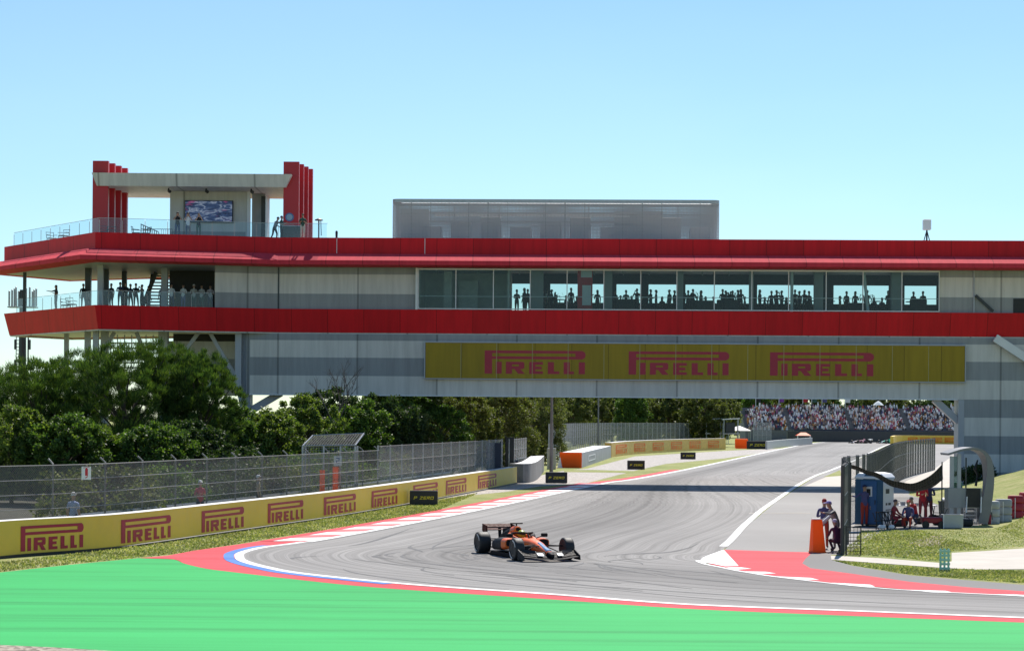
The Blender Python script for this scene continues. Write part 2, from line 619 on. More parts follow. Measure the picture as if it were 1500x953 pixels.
outer = [G(*p) for p in [(1196, 648), (1000, 688), (880, 708), (740, 737), (640, 757), (540, 776), (440, 793.5), (380, 801.5), (350, 809), (345, 815), (352, 822), (385, 831), (440, 840.5), (600, 856.5), (800, 870.5), (1000, 885.5), (1250, 895.5), (1500, 905.5), (1700, 912)]]
inner = [G(*p) for p in [(1319, 647), (1243, 679), (1192, 699), (1135, 736), (1100, 765), (1072, 795), (1050, 809), (1040, 813), (1030, 818), (1026, 821), (1028, 823), (1033, 825), (1040, 827), (1060, 831), (1090, 837), (1150, 846), (1300, 862), (1500, 873), (1700, 884)]]
far0, far1 = G(1196, 648) + Vector((14, 14, 0)), G(1319, 647) + Vector((14, 4, 0))
A = cr([far0] + outer, 8); B = cr([far1] + inner, 8)
ribbon('track', A, B, .010, MAT['asphalt'])
sheet('pit_road', [(1319, 646.5), (1243, 679), (1192, 699), (1135, 736), (1100, 765), (1060, 806), (1076, 829), (1175, 829), (1191, 812), (1240, 812), (1290, 778), (1420, 772), (1440, 700), (1460, 655), (1440, 647)], .004, MAT['apron'])
sheet('concrete_apron', [(1168, 716.5), (1231, 689), (1262, 682), (1268, 708), (1215, 716)], .010, MAT['concrete'])
sheet('grass_verge', [(1206, 698.5), (1231, 688), (1232, 696.5)], .014, MAT['grass'])
sheet('service_road', [(1300, 722), (1330, 703), (1368, 687), (1400, 664), (1440, 656), (1440, 690), (1412, 722)], .008, MAT['concrete'])
sheet('compound_floor', [(1250, 776), (1262, 728), (1440, 728), (1452, 766), (1400, 774)], .012, MAT['path'])

# green and red painted run-off
strip_out = [(1700, 918.5), (1500, 911.5), (1250, 901.8), (1000, 890.8), (800, 877), (640, 866.5), (520, 857.5), (413, 846), (379, 842), (337, 837), (302, 832.5), (270, 825), (255, 819), (204, 817)]
so = [p for p in strip_out]
sheet('green_run_off', so + [(100, 827), (0, 838), (-90, 848), (-300, 925), (-60, 942), (180, 954), (420, 966), (1000, 1100), (2100, 1200)], .006, MAT['green'])
red_out = [(245, 813.5), (285, 806), (349, 797), (413, 787), (464, 778.5), (498, 773)]
rp = cr([G(*p) for p in strip_out], 5)
red_poly = rp + [G(*p) for p in red_out] + [G(*p) for p in [(540, 776.5)]] + [p for p in A if p.y < G(540, 776).y][0:400]
sheet('red_run_off', [(p.x, p.y) for p in red_poly], .008, MAT['redpaint'], px=False)
# white edge line around the outside of the bend, blue line outside it
i0 = min(range(len(A)), key=lambda i: (A[i] - G(500, 782)).length)
bend = A[i0:]
ribbon('white_edge_line', inset(bend, -.03), inset(bend, .27), .018, MAT['white'])
j0 = min(range(len(A)), key=lambda i: (A[i] - G(400, 799)).length); j1 = min(range(len(A)), key=lambda i: (A[i] - G(600, 856.5)).length)
ribbon('blue_edge_line', inset(A[j0:j1], -.05), inset(A[j0:j1], -.38), .016, MAT['blue'])
# red-white kerb along the straight, white line beyond
k1 = min(range(len(A)), key=lambda i: (A[i] - G(880, 708)).length)
k2 = min(range(len(A)), key=lambda i: (A[i] - G(430, 795)).length)
kb = A[k1:k2]
ribbon('striped_kerb', inset(kb, -1.05), inset(kb, .15), .022, MAT['kerb'])
ribbon('kerb_edge_line', inset(kb, .15), inset(kb, .45), .022, MAT['white'])
ribbon('red_kerb_backing', inset(kb, -1.55), inset(kb, -1.05), .02, MAT['redpaint'])
k3 = min(range(len(A)), key=lambda i: (A[i] - G(1010, 686)).length)
ribbon('red_kerb_strip', inset(A[k3:k1 + 1], -1.0), inset(A[k3:k1 + 1], -.1), .02, MAT['redpaint'])
ribbon('far_edge_line', inset(A[:k1 + 1], -.1), inset(A[:k1 + 1], .35), .018, MAT['white'])
# inside edge of the track
m0 = min(range(len(B)), key=lambda i: (B[i] - G(1062, 803)).length)
ribbon('inner_edge_line', inset(B[:m0], .0), inset(B[:m0], -.30), .018, MAT['white'])
sheet('red_island', [(1060, 805), (1190, 809), (1180, 818), (1175, 825), (1187, 832), (1247, 840), (1333, 852), (1417, 860), (1500, 866), (1700, 879), (1700, 885), (1500, 873), (1367, 866.5), (1233, 855), (1143, 845), (1090, 837), (1040, 826), (1030, 822), (1040, 812)], .012, MAT['redpaint'])
sheet('white_nose', [(1025, 821.5), (1029, 817), (1038, 813), (1060, 805), (1071, 817), (1082, 829), (1062, 829.5), (1045, 826), (1032, 824)], .018, MAT['white'])
for q in ([(1063, 831), (1086, 831), (1101, 833), (1078, 834.5)], [(1088, 837), (1122, 837.5), (1137, 840), (1108, 841)], [(1135, 844.2), (1188, 846.5), (1200, 849.5), (1165, 849)],
          [(1217, 853.5), (1275, 856.5), (1282, 859.5), (1250, 858.3)], [(1330, 864), (1385, 865.5), (1398, 868.5), (1365, 867.8)], [(1450, 870.5), (1490, 871), (1540, 874.5), (1500, 874)]):
    sheet('kerb_tooth', q, .018, MAT['white'])
ni = min(range(len(B)), key=lambda i: (B[i] - G(1026, 821)).length)
ribbon('inner_kerb_line', B[ni:], inset(B[ni:], -.16), .020, MAT['white'])
sheet('grey_path', [(1189, 808.5), (1217, 812), (1219, 820), (1247, 828), (1333, 842.5), (1500, 856.5), (1700, 869), (1700, 879), (1500, 866), (1417, 860), (1333, 852), (1247, 840), (1187, 832), (1175, 825), (1180, 818)], .010, MAT['path'])
sheet('concrete_path', [(1217, 813.5), (1300, 818), (1380, 824.5), (1394, 822), (1394, 809.5), (1440, 807), (1500, 803), (1600, 797), (1600, 838), (1500, 833.5), (1430, 834), (1380, 831.5), (1218, 819.5)], .012, MAT['concrete'])
sheet('dry_patch', [(1330, 795), (1365, 785), (1379, 783), (1384, 790), (1378, 797), (1352, 800)], .006, MAT['dirt'])
sheet('service_line', [(1097, 751), (1187, 751), (1187, 751.6), (1097, 751.6)], .014, MAT['concrete'])
# gravel traps and ground behind the barriers
sheet('gravel_trap', [(600, 735), (640, 727), (700, 716.5), (745, 708), (800, 694), (826, 689), (860, 686), (930, 668), (1070, 659.5), (1180, 655), (1176, 659), (1110, 664), (1060, 671), (975, 679), (930, 689), (860, 707), (790, 712), (740, 720), (690, 725)], .004, MAT['gravel'])
sheet('grass_strip', [(826, 688), (870, 688), (965, 690.5), (940, 692.5), (826, 691)], .012, MAT['grass'])
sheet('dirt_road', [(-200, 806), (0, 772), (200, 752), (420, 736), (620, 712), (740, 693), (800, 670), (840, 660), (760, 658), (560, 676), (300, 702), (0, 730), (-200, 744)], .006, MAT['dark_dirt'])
sheet('stony_verge', [(-300, 920), (-80, 941), (80, 948), (190, 955), (420, 967), (420, 1100), (-900, 1100)], .010, MAT['dirt'])
# tyre marks of rubber round the bend
tyre_mark = M('rubber_mark', (.095, .095, .097), .8, var=.5, scale=2)
rb = random.Random(5)
marks = MB()
for k in range(44):
    t = rb.uniform(.10, .88)
    a0 = rb.randint(46, 120); ln = rb.randint(8, 26)
    pts = []
    for i in range(a0, min(a0 + ln, len(A) - 1)):
        tt = t + .06 * math.sin((i - a0) / ln * 2.2 + k)
        pts.append(A[i].lerp(B[i], max(.04, min(.94, tt))))
    if len(pts) < 3: continue
    hw_ = rb.uniform(.04, .11); e0, e1 = inset(pts, hw_), inset(pts, -hw_)
    for i in range(len(pts) - 1):
        w = math.sin(math.pi * (i + .5) / len(pts))
        q = [pts[i].lerp(e0[i], w), pts[i].lerp(e1[i], w), pts[i + 1].lerp(e1[i + 1], w), pts[i + 1].lerp(e0[i + 1], w)]
        q = [(p.x, p.y, .014 + k * .00002) for p in q]
        if (Vector(q[1]) - Vector(q[0])).cross(Vector(q[2]) - Vector(q[0])).z < 0: q = q[::-1]
        marks.face(q)
tag(marks.build('tyre_marks', tyre_mark), kind='structure')

# short grass standing along the barrier and on the right verge
gv, gf = [], []
rg = random.Random(3)


def blades(poly, n, h):
    w = [G(*p) for p in poly]
    x0, x1 = min(p.x for p in w), max(p.x for p in w); y0, y1 = min(p.y for p in w), max(p.y for p in w)
    k = 0
    while k < n:
        x, y = rg.uniform(x0, x1), rg.uniform(y0, y1)
        c = False
        for i in range(len(w)):
            a, b = w[i], w[i - 1]
            if (a.y > y) != (b.y > y) and x < (b.x - a.x) * (y - a.y) / (b.y - a.y) + a.x: c = not c
        if not c: continue
        z = bank_z(x, y) - .02 if (x > bx0 and by0 < y < by1) else 0
        an = rg.uniform(0, 6.3); r = rg.uniform(.02, .05); hh = h * rg.uniform(.5, 1.3); lx, ly = rg.uniform(-.05, .05), rg.uniform(-.05, .05)
        i = len(gv)
        gv.extend([(x - r * math.cos(an), y - r * math.sin(an), z), (x + r * math.cos(an), y + r * math.sin(an), z), (x + lx, y + ly, z + hh)])
        gf.append((i, i + 1, i + 2)); k += 1


blades([(-30, 843), (0, 824), (200, 800), (400, 772), (600, 740), (700, 722), (640, 748), (500, 772), (410, 786), (250, 812), (120, 824), (0, 837)], 16000, .06)
blades([(1262, 777), (1450, 775), (1500, 765), (1500, 800), (1394, 807), (1376, 822), (1300, 815), (1225, 811), (1250, 795)], 14000, .045)
blades([(1220, 821), (1380, 833), (1500, 836), (1500, 854), (1333, 841), (1247, 827)], 5000, .05)
me = bpy.data.meshes.new('short_grass'); me.from_pydata(gv, [], gf)
me.materials.append(island_mat('grass_blades', [(0, (.15, .20, .05)), (.5, (.29, .31, .11)), (1, (.60, .53, .32))], .8, .25))
go = bpy.data.objects.new('short_grass', me); COL.objects.link(go)
tag(go, 'short sun-dried grass on the verges', 'grass', kind='stuff')


# ================================================================== lettering
def subdiv_rect(x0, y0, x1, y1, step=12):
    n = max(1, int(math.ceil((x1 - x0) / step)))
    return [[(x0 + (x1 - x0) * i / n, y0), (x0 + (x1 - x0) * (i + 1) / n, y0), (x0 + (x1 - x0) * (i + 1) / n, y1), (x0 + (x1 - x0) * i / n, y1)] for i in range(n)]


def glyph(ch, x, y, w, h, t):
    """block capital as a list of polygons"""
    o = []
    Rr = lambda a, b, c, d: o.append([(x + a, y + b), (x + c, y + b), (x + c, y + d), (x + a, y + d)])
    s = min(t * .8, h * .23)
    if ch == 'I': Rr(0, 0, w, h)
    elif ch in 'LE':
        Rr(0, 0, t, h); Rr(t, 0, w, s)
        if ch == 'E': Rr(t, h - s, w, h); Rr(t, h / 2 - s / 2, w * .9, h / 2 + s / 2)
    elif ch in 'RP':
        Rr(0, 0, t, h); bx = w - t * .9; Rr(t, h - s, bx, h); Rr(t, h * .40, bx, h * .40 + s)
        o.append([(x + bx, y + h * .40), (x + w * .93, y + h * .40), (x + w, y + h * .50), (x + w, y + h * .9), (x + w * .93, y + h), (x + bx, y + h)])
        if ch == 'R': o.append([(x + w * .45, y + h * .40), (x + w - t, y), (x + w + t * .1, y), (x + w * .45 + t * 1.0, y + h * .40)])
    elif ch == 'Z':
        Rr(0, h - s, w, h); Rr(0, 0, w, s)
        o.append([(x, y + s), (x + t * 1.2, y + s), (x + w, y + h - s), (x + w - t * 1.2, y + h - s)])
    elif ch == 'O':
        Rr(0, 0, t, h); Rr(w - t, 0, w, h); Rr(t, 0, w - t, s); Rr(t, h - s, w - t, h)
    elif ch == '2':
        Rr(0, h - s, w, h); Rr(w - t, h * .5, w, h - s); Rr(0, h * .5 - s / 2, w, h * .5); Rr(0, s, t, h * .5 - s / 2); Rr(0, 0, w, s)
    return o


def tyre_logo():
    """long-bowed P over IRELLI, 147 x 34 units"""
    o = [[(0, 0), (11, 0), (11, 34), (0, 34)]]
    o += subdiv_rect(11, 30, 132, 34) + subdiv_rect(11, 21.5, 132, 25.5)
    o.append([(132, 21.5), (142, 21.5), (146, 24), (147, 27.7), (146, 31.5), (142, 34), (132, 34)])
    for ch, x, w in (('I', 16, 9), ('R', 31, 27), ('E', 65, 20), ('L', 92, 17), ('L', 115, 15), ('I', 137, 9)):
        o += glyph(ch, x, 0, w, 17.5, 9)
    return o


# ================================================================== barriers
def wall_path(path, h, th, name, mat, parent=None, top=None, off=None):
    """low wall following a path; its face lies on the path, its thickness behind it (left of travel)"""
    b = inset(path, th)
    mb = MB()
    rings = []
    for p, q in zip(path, b):
        rings.append([(p.x, p.y, 0), (p.x, p.y, h), (q.x, q.y, h), (q.x, q.y, 0)])
    mb.loft(rings, 0)
    if top is not None:
        for k in range(len(path) - 1):
            mb.m[k * 4 + 1] = 1
    return mb.build(name, [mat] + ([top] if top is not None else []), parent, off, fix=True)


def at_path(path, s):
    acc = 0
    for i in range(len(path) - 1):
        d = (path[i + 1] - path[i]).length
        if acc + d >= s or i == len(path) - 2:
            t = (path[i + 1] - path[i]) / d
            return path[i] + t * (s - acc), Vector((t.y, -t.x, 0))
        acc += d


def s_of_px(path, px):
    acc, best = 0, (1e9, 0)
    for i in range(len(path) - 1):
        a, b = path[i], path[i + 1]
        pa, pb = PX(a.x, a.y, .6)[0], PX(b.x, b.y, .6)[0]
        d = (b - a).length
        if (pa - px) * (pb - px) <= 0 and pa != pb: return acc + d * (px - pa) / (pb - pa)
        for e, s in ((pa, acc), (pb, acc + d)):
            if abs(e - px) < best[0]: best = (abs(e - px), s)
        acc += d
    return best[1]


def wall_logo(path, px0, px1, z0, z1, mat, parent, lift=.014, polys=None, W=147.0, HH=34.0, off=None, name='lettering'):
    s0, s1 = s_of_px(path, px0), s_of_px(path, px1)
    mb = MB()
    for poly in (polys or tyre_logo()):
        q = []
        for (x, y) in poly:
            p, nrm = at_path(path, s0 + (s1 - s0) * x / W)
            p = p + nrm * lift
            q.append((p.x, p.y, z0 + (z1 - z0) * y / HH))
        mb.face(q)
    return mb.build(name, mat, parent, off)


base = [(-120, 836), (0, 818), (130, 807.5), (200, 800), (300, 785.5), (400, 771), (500, 756), (600, 738.5), (700, 719.5), (757, 708)]
bpath = cr([G(*p) for p in base], 6)
org = bpath[6].copy()
yb = empty('track_barrier', org, 'long yellow advertising barrier along the grass at the left of the track', 'barrier')
wall_path(bpath, 1.17, .55, 'wall', MAT['yellow'], yb, MAT['white_paint'], off=org)
for a, b in ((30, 122), (177, 250), (295, 357), (392, 444), (474, 521), (544, 582), (605, 641), (653, 683), (700, 727)):
    wall_logo(bpath, a, b, .17, .97, MAT['maroon'], yb, off=org)
sk = MB()                                                  # black strip painting in the shadow line under the barrier
fr = inset(bpath, -.05)
for i in range(len(bpath) - 1):
    sk.loft([[(bpath[i].x, bpath[i].y, 0), (fr[i].x, fr[i].y, 0), (fr[i].x, fr[i].y, .07), (bpath[i].x, bpath[i].y, .09)],
             [(bpath[i + 1].x, bpath[i + 1].y, 0), (fr[i + 1].x, fr[i + 1].y, 0), (fr[i + 1].x, fr[i + 1].y, .07), (bpath[i + 1].x, bpath[i + 1].y, .09)]], caps=False)
sk.build('foot', MAT['black'], yb, org)  # drawn-in shadow along the base of the wall

p2 = cr([G(766, 707), G(778, 706), G(788, 701), G(797, 690)], 5)
o2 = p2[0].copy()
w2 = empty('concrete_barrier', o2, 'short grey curved barrier with white top at the gap in the fence', 'barrier')
wall_path(p2, 1.35, 1.1, 'wall', M('dirty_concrete', (.22, .22, .215), .85, var=.4, scale=.7), w2, MAT['white_paint'], off=o2)
p3 = cr([G(852, 685), G(872, 678), G(895, 670)], 6)
o3 = p3[0].copy()
w3 = empty('concrete_barrier', o3, 'grey barrier with white top and orange end beside the gravel', 'barrier')
wall_path(p3, 1.40, 2.0, 'wall', MAT['grey_concrete'], w3, MAT['white_paint'], off=o3)
eb = MB()
d3 = (p3[1] - p3[0]).normalized(); n3 = Vector((-d3.y, d3.x, 0))
q0, q1 = p3[0] - d3 * .35, p3[0] - d3 * .02
eb.loft([[q0 - n3 * .02, q0 + n3 * 2.02, q0 + n3 * 2.02 + Vector((0, 0, 1.44)), q0 - n3 * .02 + Vector((0, 0, 1.44))],
         [q1 - n3 * .02, q1 + n3 * 2.02, q1 + n3 * 2.02 + Vector((0, 0, 1.44)), q1 - n3 * .02 + Vector((0, 0, 1.44))]])
eb.build('end_cover', MAT['orange'], w3, o3, fix=True)
wall_logo(p3, 862, 872, .4, 1.0, MAT['white_paint'], w3, off=o3, name='panel_mark', polys=glyph('O', 0, 0, 147, 34, 8))

p4 = cr([G(895.5, 669.5), G(930, 665), G(1000, 660.5), G(1063, 658)], 6)
o4 = p4[0].copy()
w4 = empty('track_barrier', o4, 'far orange advertising barrier curving behind the gravel', 'barrier')
wall_path(p4, 1.75, .8, 'wall', MAT['adorange'], w4, MAT['white_paint'], off=o4)
for k in range(6):
    x0 = 902 + k * 27
    wall_logo(p4, x0, x0 + 16, .3, 1.4, MAT['orange'], w4, off=o4, lift=.02)
p5 = cr([G(1124, 658), G(1150, 654.5), G(1190, 650.5)], 4)
o5 = p5[0].copy()
w5 = empty('guard_rail', o5, 'low grey steel rail at the far left edge of the track', 'guard rail')
wall_path(p5, 1.3, .3, 'rail', MAT['galv'], w5, off=o5)
w6 = tag(MB().build('orange_block', MAT['orange']), 'small orange block beside the far end of the orange barrier', 'barrier block')
mbo = MB(); c = G(1086, 656.5); mbo.rbox(-1.0, 1.0, -.6, .6, 0, 1.6, .15)
bpy.data.objects.remove(w6)
w6 = tag(mbo.build('barrier_block', MAT['orange']), 'small orange block beside the far end of the orange barrier', 'barrier block'); w6.location = c

# dark wall at the end of the straight and the yellow one to its right
WALL_Y = 446.0
xw0, xw1 = P(1150, 640, WALL_Y).x, P(1470, 640, WALL_Y).x
p7 = [Vector((xw0, WALL_Y - 4, 0)), Vector(((xw0 + xw1) / 2, WALL_Y, 0)), Vector((xw1, WALL_Y + 1, 0))]
o7 = p7[0].copy()
w7 = empty('perimeter_wall', o7, 'dark wall across the end of the straight below the crowd', 'wall')
wall_path(p7, 2.35, .5, 'wall', MAT['darksteel'], w7, off=o7)
mb = MB(); mb.box(xw0 + 2, xw1, WALL_Y + .1, WALL_Y + .4, 2.36, 2.75); mb.build('ad_board', M('dark_blue_board', (.03, .035, .06), .5), w7, o7)
p8 = cr([G(1262, 652.0) + Vector((6, 0, 0)), G(1322, 650), G(1404, 650.5), G(1470, 653)], 4)
o8 = p8[0].copy()
w8 = empty('track_barrier', o8, 'bright yellow and orange barrier beyond the fence posts at the far right', 'barrier')
wall_path(p8, 1.75, .6, 'wall', MAT['yellow'], w8, off=o8)
for a, b in ((1330, 1344), (1348, 1362), (1366, 1380), (1384, 1398)):
    wall_logo(p8, a, b, .35, 1.35, MAT['orange'], w8, lift=.03, off=o8)


# ================================================================== advertising boards standing on the verge
def pzero_polys():
    o = []
    x = 0
    for ch, w in (('P', 17), ('', 9), ('Z', 17), ('E', 15), ('R', 17), ('O', 18)):
        if ch: o += glyph(ch, x, 0, w, 14, 4.2)
        x += w + 3.5
    return [[(a + b * .3, b) for (a, b) in p] for p in o], x + 2


def board(px0, px1, py0, py1, label):
    c = G((px0 + px1) / 2, py1)
    k = c.y / F
    W, HH = (px1 - px0) * k, (py1 - py0) * k
    t = empty('trackside_board', c, label, 'advertising board', 'black advertising boards beside the track')
    mb = MB(); mb.rbox(-W / 2, W / 2, 0, .35, .02, HH, .03)
    mb.build('panel', MAT['signblack'], t)
    polys, PW = pzero_polys()
    s = W * .74 / PW
    lt = MB()
    for p in polys: lt.face([(-W * .36 + a * s, -.006, HH * .5 - 7 * s * 1.25 + b * s * 1.25) for (a, b) in p])
    lt.build('lettering', MAT['signyellow'], t)
    for sx in (-.35, .35):
        ft = MB(); ft.beam((sx * W, .36, HH * .8), (sx * W, .36 + HH * .6, 0), .05, .05); ft.build('prop', MAT['darksteel'], t)


board(600, 641, 718, 739.5, 'large black board with yellow lettering in front of the yellow barrier')
board(799, 831, 691, 707.5, 'black board on the gravel just beyond the bridge shadow')
board(919, 944.5, 674, 687.5, 'black board on the gravel under the middle of the bridge')
board(997, 1019, 662, 672.5, 'small black board on the grass edge near the orange barrier')
board(1094, 1125, 645.5, 657.5, 'farthest black board, beside the low grey rail')


# ================================================================== fences
def fence(name, path, h, label, cat='fence', step=3.0, mesh=None, post=None, z0=0.0, cables=4, arm=0.0, pr=.045, group=None):
    org = path[0].copy()
    t = empty(name, org, label, cat, group)
    mb = MB(); s = 0
    for i in range(len(path) - 1):
        a, b = path[i], path[i + 1]
        d = (b - a).length
        mb.face([(a.x, a.y, z0), (b.x, b.y, z0), (b.x, b.y, h), (a.x, a.y, h)], 0, [(s, 0), (s + d, 0), (s + d, h - z0), (s, h - z0)])
        s += d
    mb.build('wire_mesh', mesh, t, org)
    L = s
    n = max(2, int(L / step) + 1)
    for k in range(n):
        p, nrm = at_path(path, min(L - .01, L * k / (n - 1)))
        p = p - nrm * .07
        pm = MB(); pts = [(p.x, p.y, 0), (p.x, p.y, h + .04)]
        if arm: pts.append((p.x + nrm.x * -arm, p.y + nrm.y * -arm, h + arm))
        pm.tube(pts, pr, 6)
        pm.build('post', post, t, org)
    cb = MB()
    for k in range(cables + 1):
        z = z0 + (h - z0) * k / cables
        pts = []
        for i, p in enumerate(path): pts.append((p.x, p.y, z - (.0 if k < cables else 0)))
        cb.tube([Vector(q) - Vector((0, 0, 0)) for q in pts], .016, 5)
    cb.build('cable', MAT['fence_post'] if 'dark' not in label else MAT['darksteel'], t, org)
    return t


MAT['fence_post'] = M('weathered_post', (.20, .20, .20), .6, .2, var=.3)
MAT['chain'] = mesh_mat('chain_link', (.13, .13, .125), .085, .44, .6, .0)
MAT['chain_far'] = mesh_mat('chain_link_pale', (.26, .262, .262), .10, .50, .6, .0)
MAT['chain_dark'] = mesh_mat('dark_mesh', (.035, .036, .038), .07, .85, .7, .0)
fp = inset(bpath, 1.0)
iA = min(range(len(fp)), key=lambda i: abs(PX(fp[i].x, fp[i].y, 1.5)[0] - 555))
fence('debris_fence', fp[:iA + 1], 2.85, 'tall grey wire fence behind the left half of the yellow barrier', step=3.0, mesh=MAT['chain'], post=MAT['fence_post'], cables=6, arm=.2, pr=.034)
fence('debris_fence', fp[iA:], 3.05, 'pale wire fence behind the right end of the yellow barrier', step=2.6, mesh=MAT['chain_far'], post=MAT['galv'], cables=4)
f2 = [Vector((P(747, 650, 147).x, 147, 0)), Vector((P(760, 650, 154).x, 154, 0)), Vector((P(771.5, 650, 161).x, 161, 0))]
fence('debris_fence', f2, 3.0, 'short bright fence panel beside the gap under the bridge', step=1.8, mesh=MAT['chain_far'], post=MAT['galv'])
f3 = inset(cr([G(838, 682), G(872, 670), G(920, 660.5), G(1000, 655.5), G(1066, 652.5)], 6), 2.2)
fence('debris_fence', f3, 4.0, 'long pale fence behind the orange barrier beyond the bridge', step=3.2, mesh=MAT['chain_far'], post=MAT['galv'], cables=5, pr=.06)
f4 = [G(1104, 655.5), G(1130, 654.5)]
fence('debris_fence', f4, 4.2, 'grey mesh fence below the left end of the grandstand', step=2.5, mesh=MAT['chain_far'], post=MAT['galv'])
# fence on the right of the track, seen along its length
f5 = [Vector(p) for p in ((11.22, 69, 0), (12.05, 73.4, 0))]
fence('end_panel', f5, 2.98, 'dark grey end panel of the right fence beside the photographer', 'fence panel', step=.22, mesh=MAT['chain_dark'], post=M('charcoal_steel', (.045, .046, .05), .7), cables=3, pr=.06)
f6 = cr([Vector(p) for p in ((12.4, 75.2, 0), (14.4, 88, 0), (17.9, 101, 0), (29.6, 156, 0), (39.9, 193, 0))], 5)
fence('debris_fence', f6, 2.95, 'dark fence with close posts running along the right edge of the track', step=2.45, mesh=mesh_mat('dark_mesh_open', (.05, .055, .06), .08, .42), post=M('dark_post', (.06, .062, .068), .5, .3), cables=3, pr=.085)
f7 = [G(1240, 812.5), G(1262, 812.5)]
fence('mesh_panel', f7, .95, 'low dark wire panel on the grass beside the right fence end', 'fence panel', step=.5, mesh=mesh_mat('square_mesh', (.03, .03, .03), .12, .25, square=True), post=MAT['darksteel'], cables=2, pr=.02)
# steel guard rail and dark hedge-side fence behind the left debris fence
gp = inset(bpath, 4.6)
gr = empty('guard_rail', gp[0], 'long grey steel guard rail along the service road behind the fence', 'guard rail')
mb = MB()
for zc in (.48, .72):
    mb.loft([[(p.x, p.y, zc - .1), (p.x + .03, p.y - .05, zc), (p.x, p.y, zc + .1), (p.x - .03, p.y + .02, zc)] for p in gp])
mb.build('rail', MAT['galv'], gr, gp[0])
for k in range(3, len(gp), 4):
    pm = MB(); pm.box(gp[k].x - .06, gp[k].x + .06, gp[k].y + .03, gp[k].y + .13, 0, .8); pm.build('post', MAT['galv'], gr, gp[0])


# ================================================================== the bridge building
OX, OY = -16.5, 143.7
DU = Vector((51.9, -2.0, 0)).normalized()
DW = Vector((-DU.y, DU.x, 0))


def BP(u, w, z):
    return Vector((OX, OY, 0)) + DU * u + DW * w + Vector((0, 0, z))


def U(px, w=0.0, z=14.0):
    lo, hi = -60.0, 120.0
    for _ in range(50):
        m = (lo + hi) / 2
        p = BP(m, w, z)
        if PX(p.x, p.y, p.z)[0] < px: lo = m
        else: hi = m
    return lo


BM = Matrix.Translation((OX, OY, 0)) @ Matrix.Rotation(math.atan2(DU.y, DU.x), 4, 'Z')
UE, DEP = 66.0, 6.0
ORG = BP(U(480), 0, 0)
bld = empty('bridge_building', ORG, 'long red and grey building bridging the race track with roof terrace and glazed restaurant', 'building')
L2, L1, O0 = Vector((-38.2, 153.7, 0)), Vector((-28.7, 140.6, 0)), Vector((OX, OY, 0))
plan = [L2, L1, O0, BP(UE, 0, 0), BP(UE, DEP, 0), BP(6, DEP, 0), BP(5, DEP + 5, 0), BP(-9, DEP + 5, 0), Vector((-34.5, 160.0, 0))]


def offs(poly, d):
    """offset a closed counter-clockwise plan, positive = inwards"""
    n = len(poly); out = []
    for i in range(n):
        a, b, c = poly[i - 1], poly[i], poly[(i + 1) % n]
        t0, t1 = (b - a).normalized(), (c - b).normalized()
        n0, n1 = Vector((-t0.y, t0.x, 0)), Vector((-t1.y, t1.x, 0))
        m = (n0 + n1).normalized()
        out.append(b + m * (d / max(.35, m.dot(n0))))
    return out


def ringloft(name, prof, mat, parent=bld, poly=plan, cap=False, skip=()):
    mb = MB()
    rings = [[(p.x, p.y, z) for p in offs(poly, d)] for d, z in prof]
    mb.loft(rings, 0, caps=cap)
    return mb.build(name, mat, parent, ORG, fix=True)


def bpart(name, mb, mat, parent=bld, smooth=False):
    return mb.build(name, mat, parent, ORG, smooth=smooth)


# red bands -----------------------------------------------------------
def clad_uvless(name, prof, mat):                        # cladding needs its joints along the facade: rotate into facade axes
    mb = MB()
    rings = [[(p.x, p.y, z) for p in offs(plan, d)] for d, z in prof]
    mb.loft(rings, 0, caps=False)
    return mb.build(name, mat, bld, ORG, fix=True)


clad_uvless('parapet', [(0, 15.96), (0, 17.08), (.32, 17.08), (.32, 17.02), (.06, 17.02), (.06, 15.96), (0, 15.96)], MAT['red'])
clad_uvless('canopy', [(.05, 15.94), (-.70, 15.90), (-1.6, 15.38), (-1.6, 15.08), (.02, 15.02), (.05, 15.94)], MAT['redcanopy'])
clad_uvless('lower_band', [(0, 12.08), (.36, 10.45), (.6, 10.45), (.6, 12.08), (0, 12.08)], MAT['red'])
jm = MB()                                                # pale joints and flashing between cladding panels
for px in (404, 493, 622):
    u = U(px)
    jm.box(u - .02, u + .02, -.006, .0, 15.98, 17.06, 0, BM)
bpart('joint_strip', jm, MAT['white_steel'])
ringloft('roof_deck', [(.33, 16.40), (.33, 16.99)], MAT['grey_concrete'], cap=True)
ringloft('ceiling_slab', [(.12, 15.03), (.12, 15.30)], MAT['grey_paint'], cap=True)
ringloft('floor_slab', [(.65, 10.5), (.65, 11.95)], MAT['grey_paint'], cap=True)
ringloft('band_soffit', [(.40, 10.36), (.62, 10.36), (.62, 10.44), (.40, 10.44), (.40, 10.36)], MAT['light'])

# striped facade panels -------------------------------------------------
uT0, uW0, uW1 = U(312, -.0), U(611), U(1377)
u_box0 = U(366, .3, 8)


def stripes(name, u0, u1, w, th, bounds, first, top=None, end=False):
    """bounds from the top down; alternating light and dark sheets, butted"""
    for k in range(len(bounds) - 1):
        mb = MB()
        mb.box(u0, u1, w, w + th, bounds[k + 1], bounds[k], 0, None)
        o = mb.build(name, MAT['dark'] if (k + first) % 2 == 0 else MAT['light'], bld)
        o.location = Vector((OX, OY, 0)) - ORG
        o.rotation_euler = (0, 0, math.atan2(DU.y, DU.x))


# the upper facade left of the bend follows the angled front
mb_l, mb_d = MB(), MB()
dirL = (L1 - O0).normalized(); nL = Vector((-dirL.y, dirL.x, 0)); nL = nL if nL.y > 0 else -nL


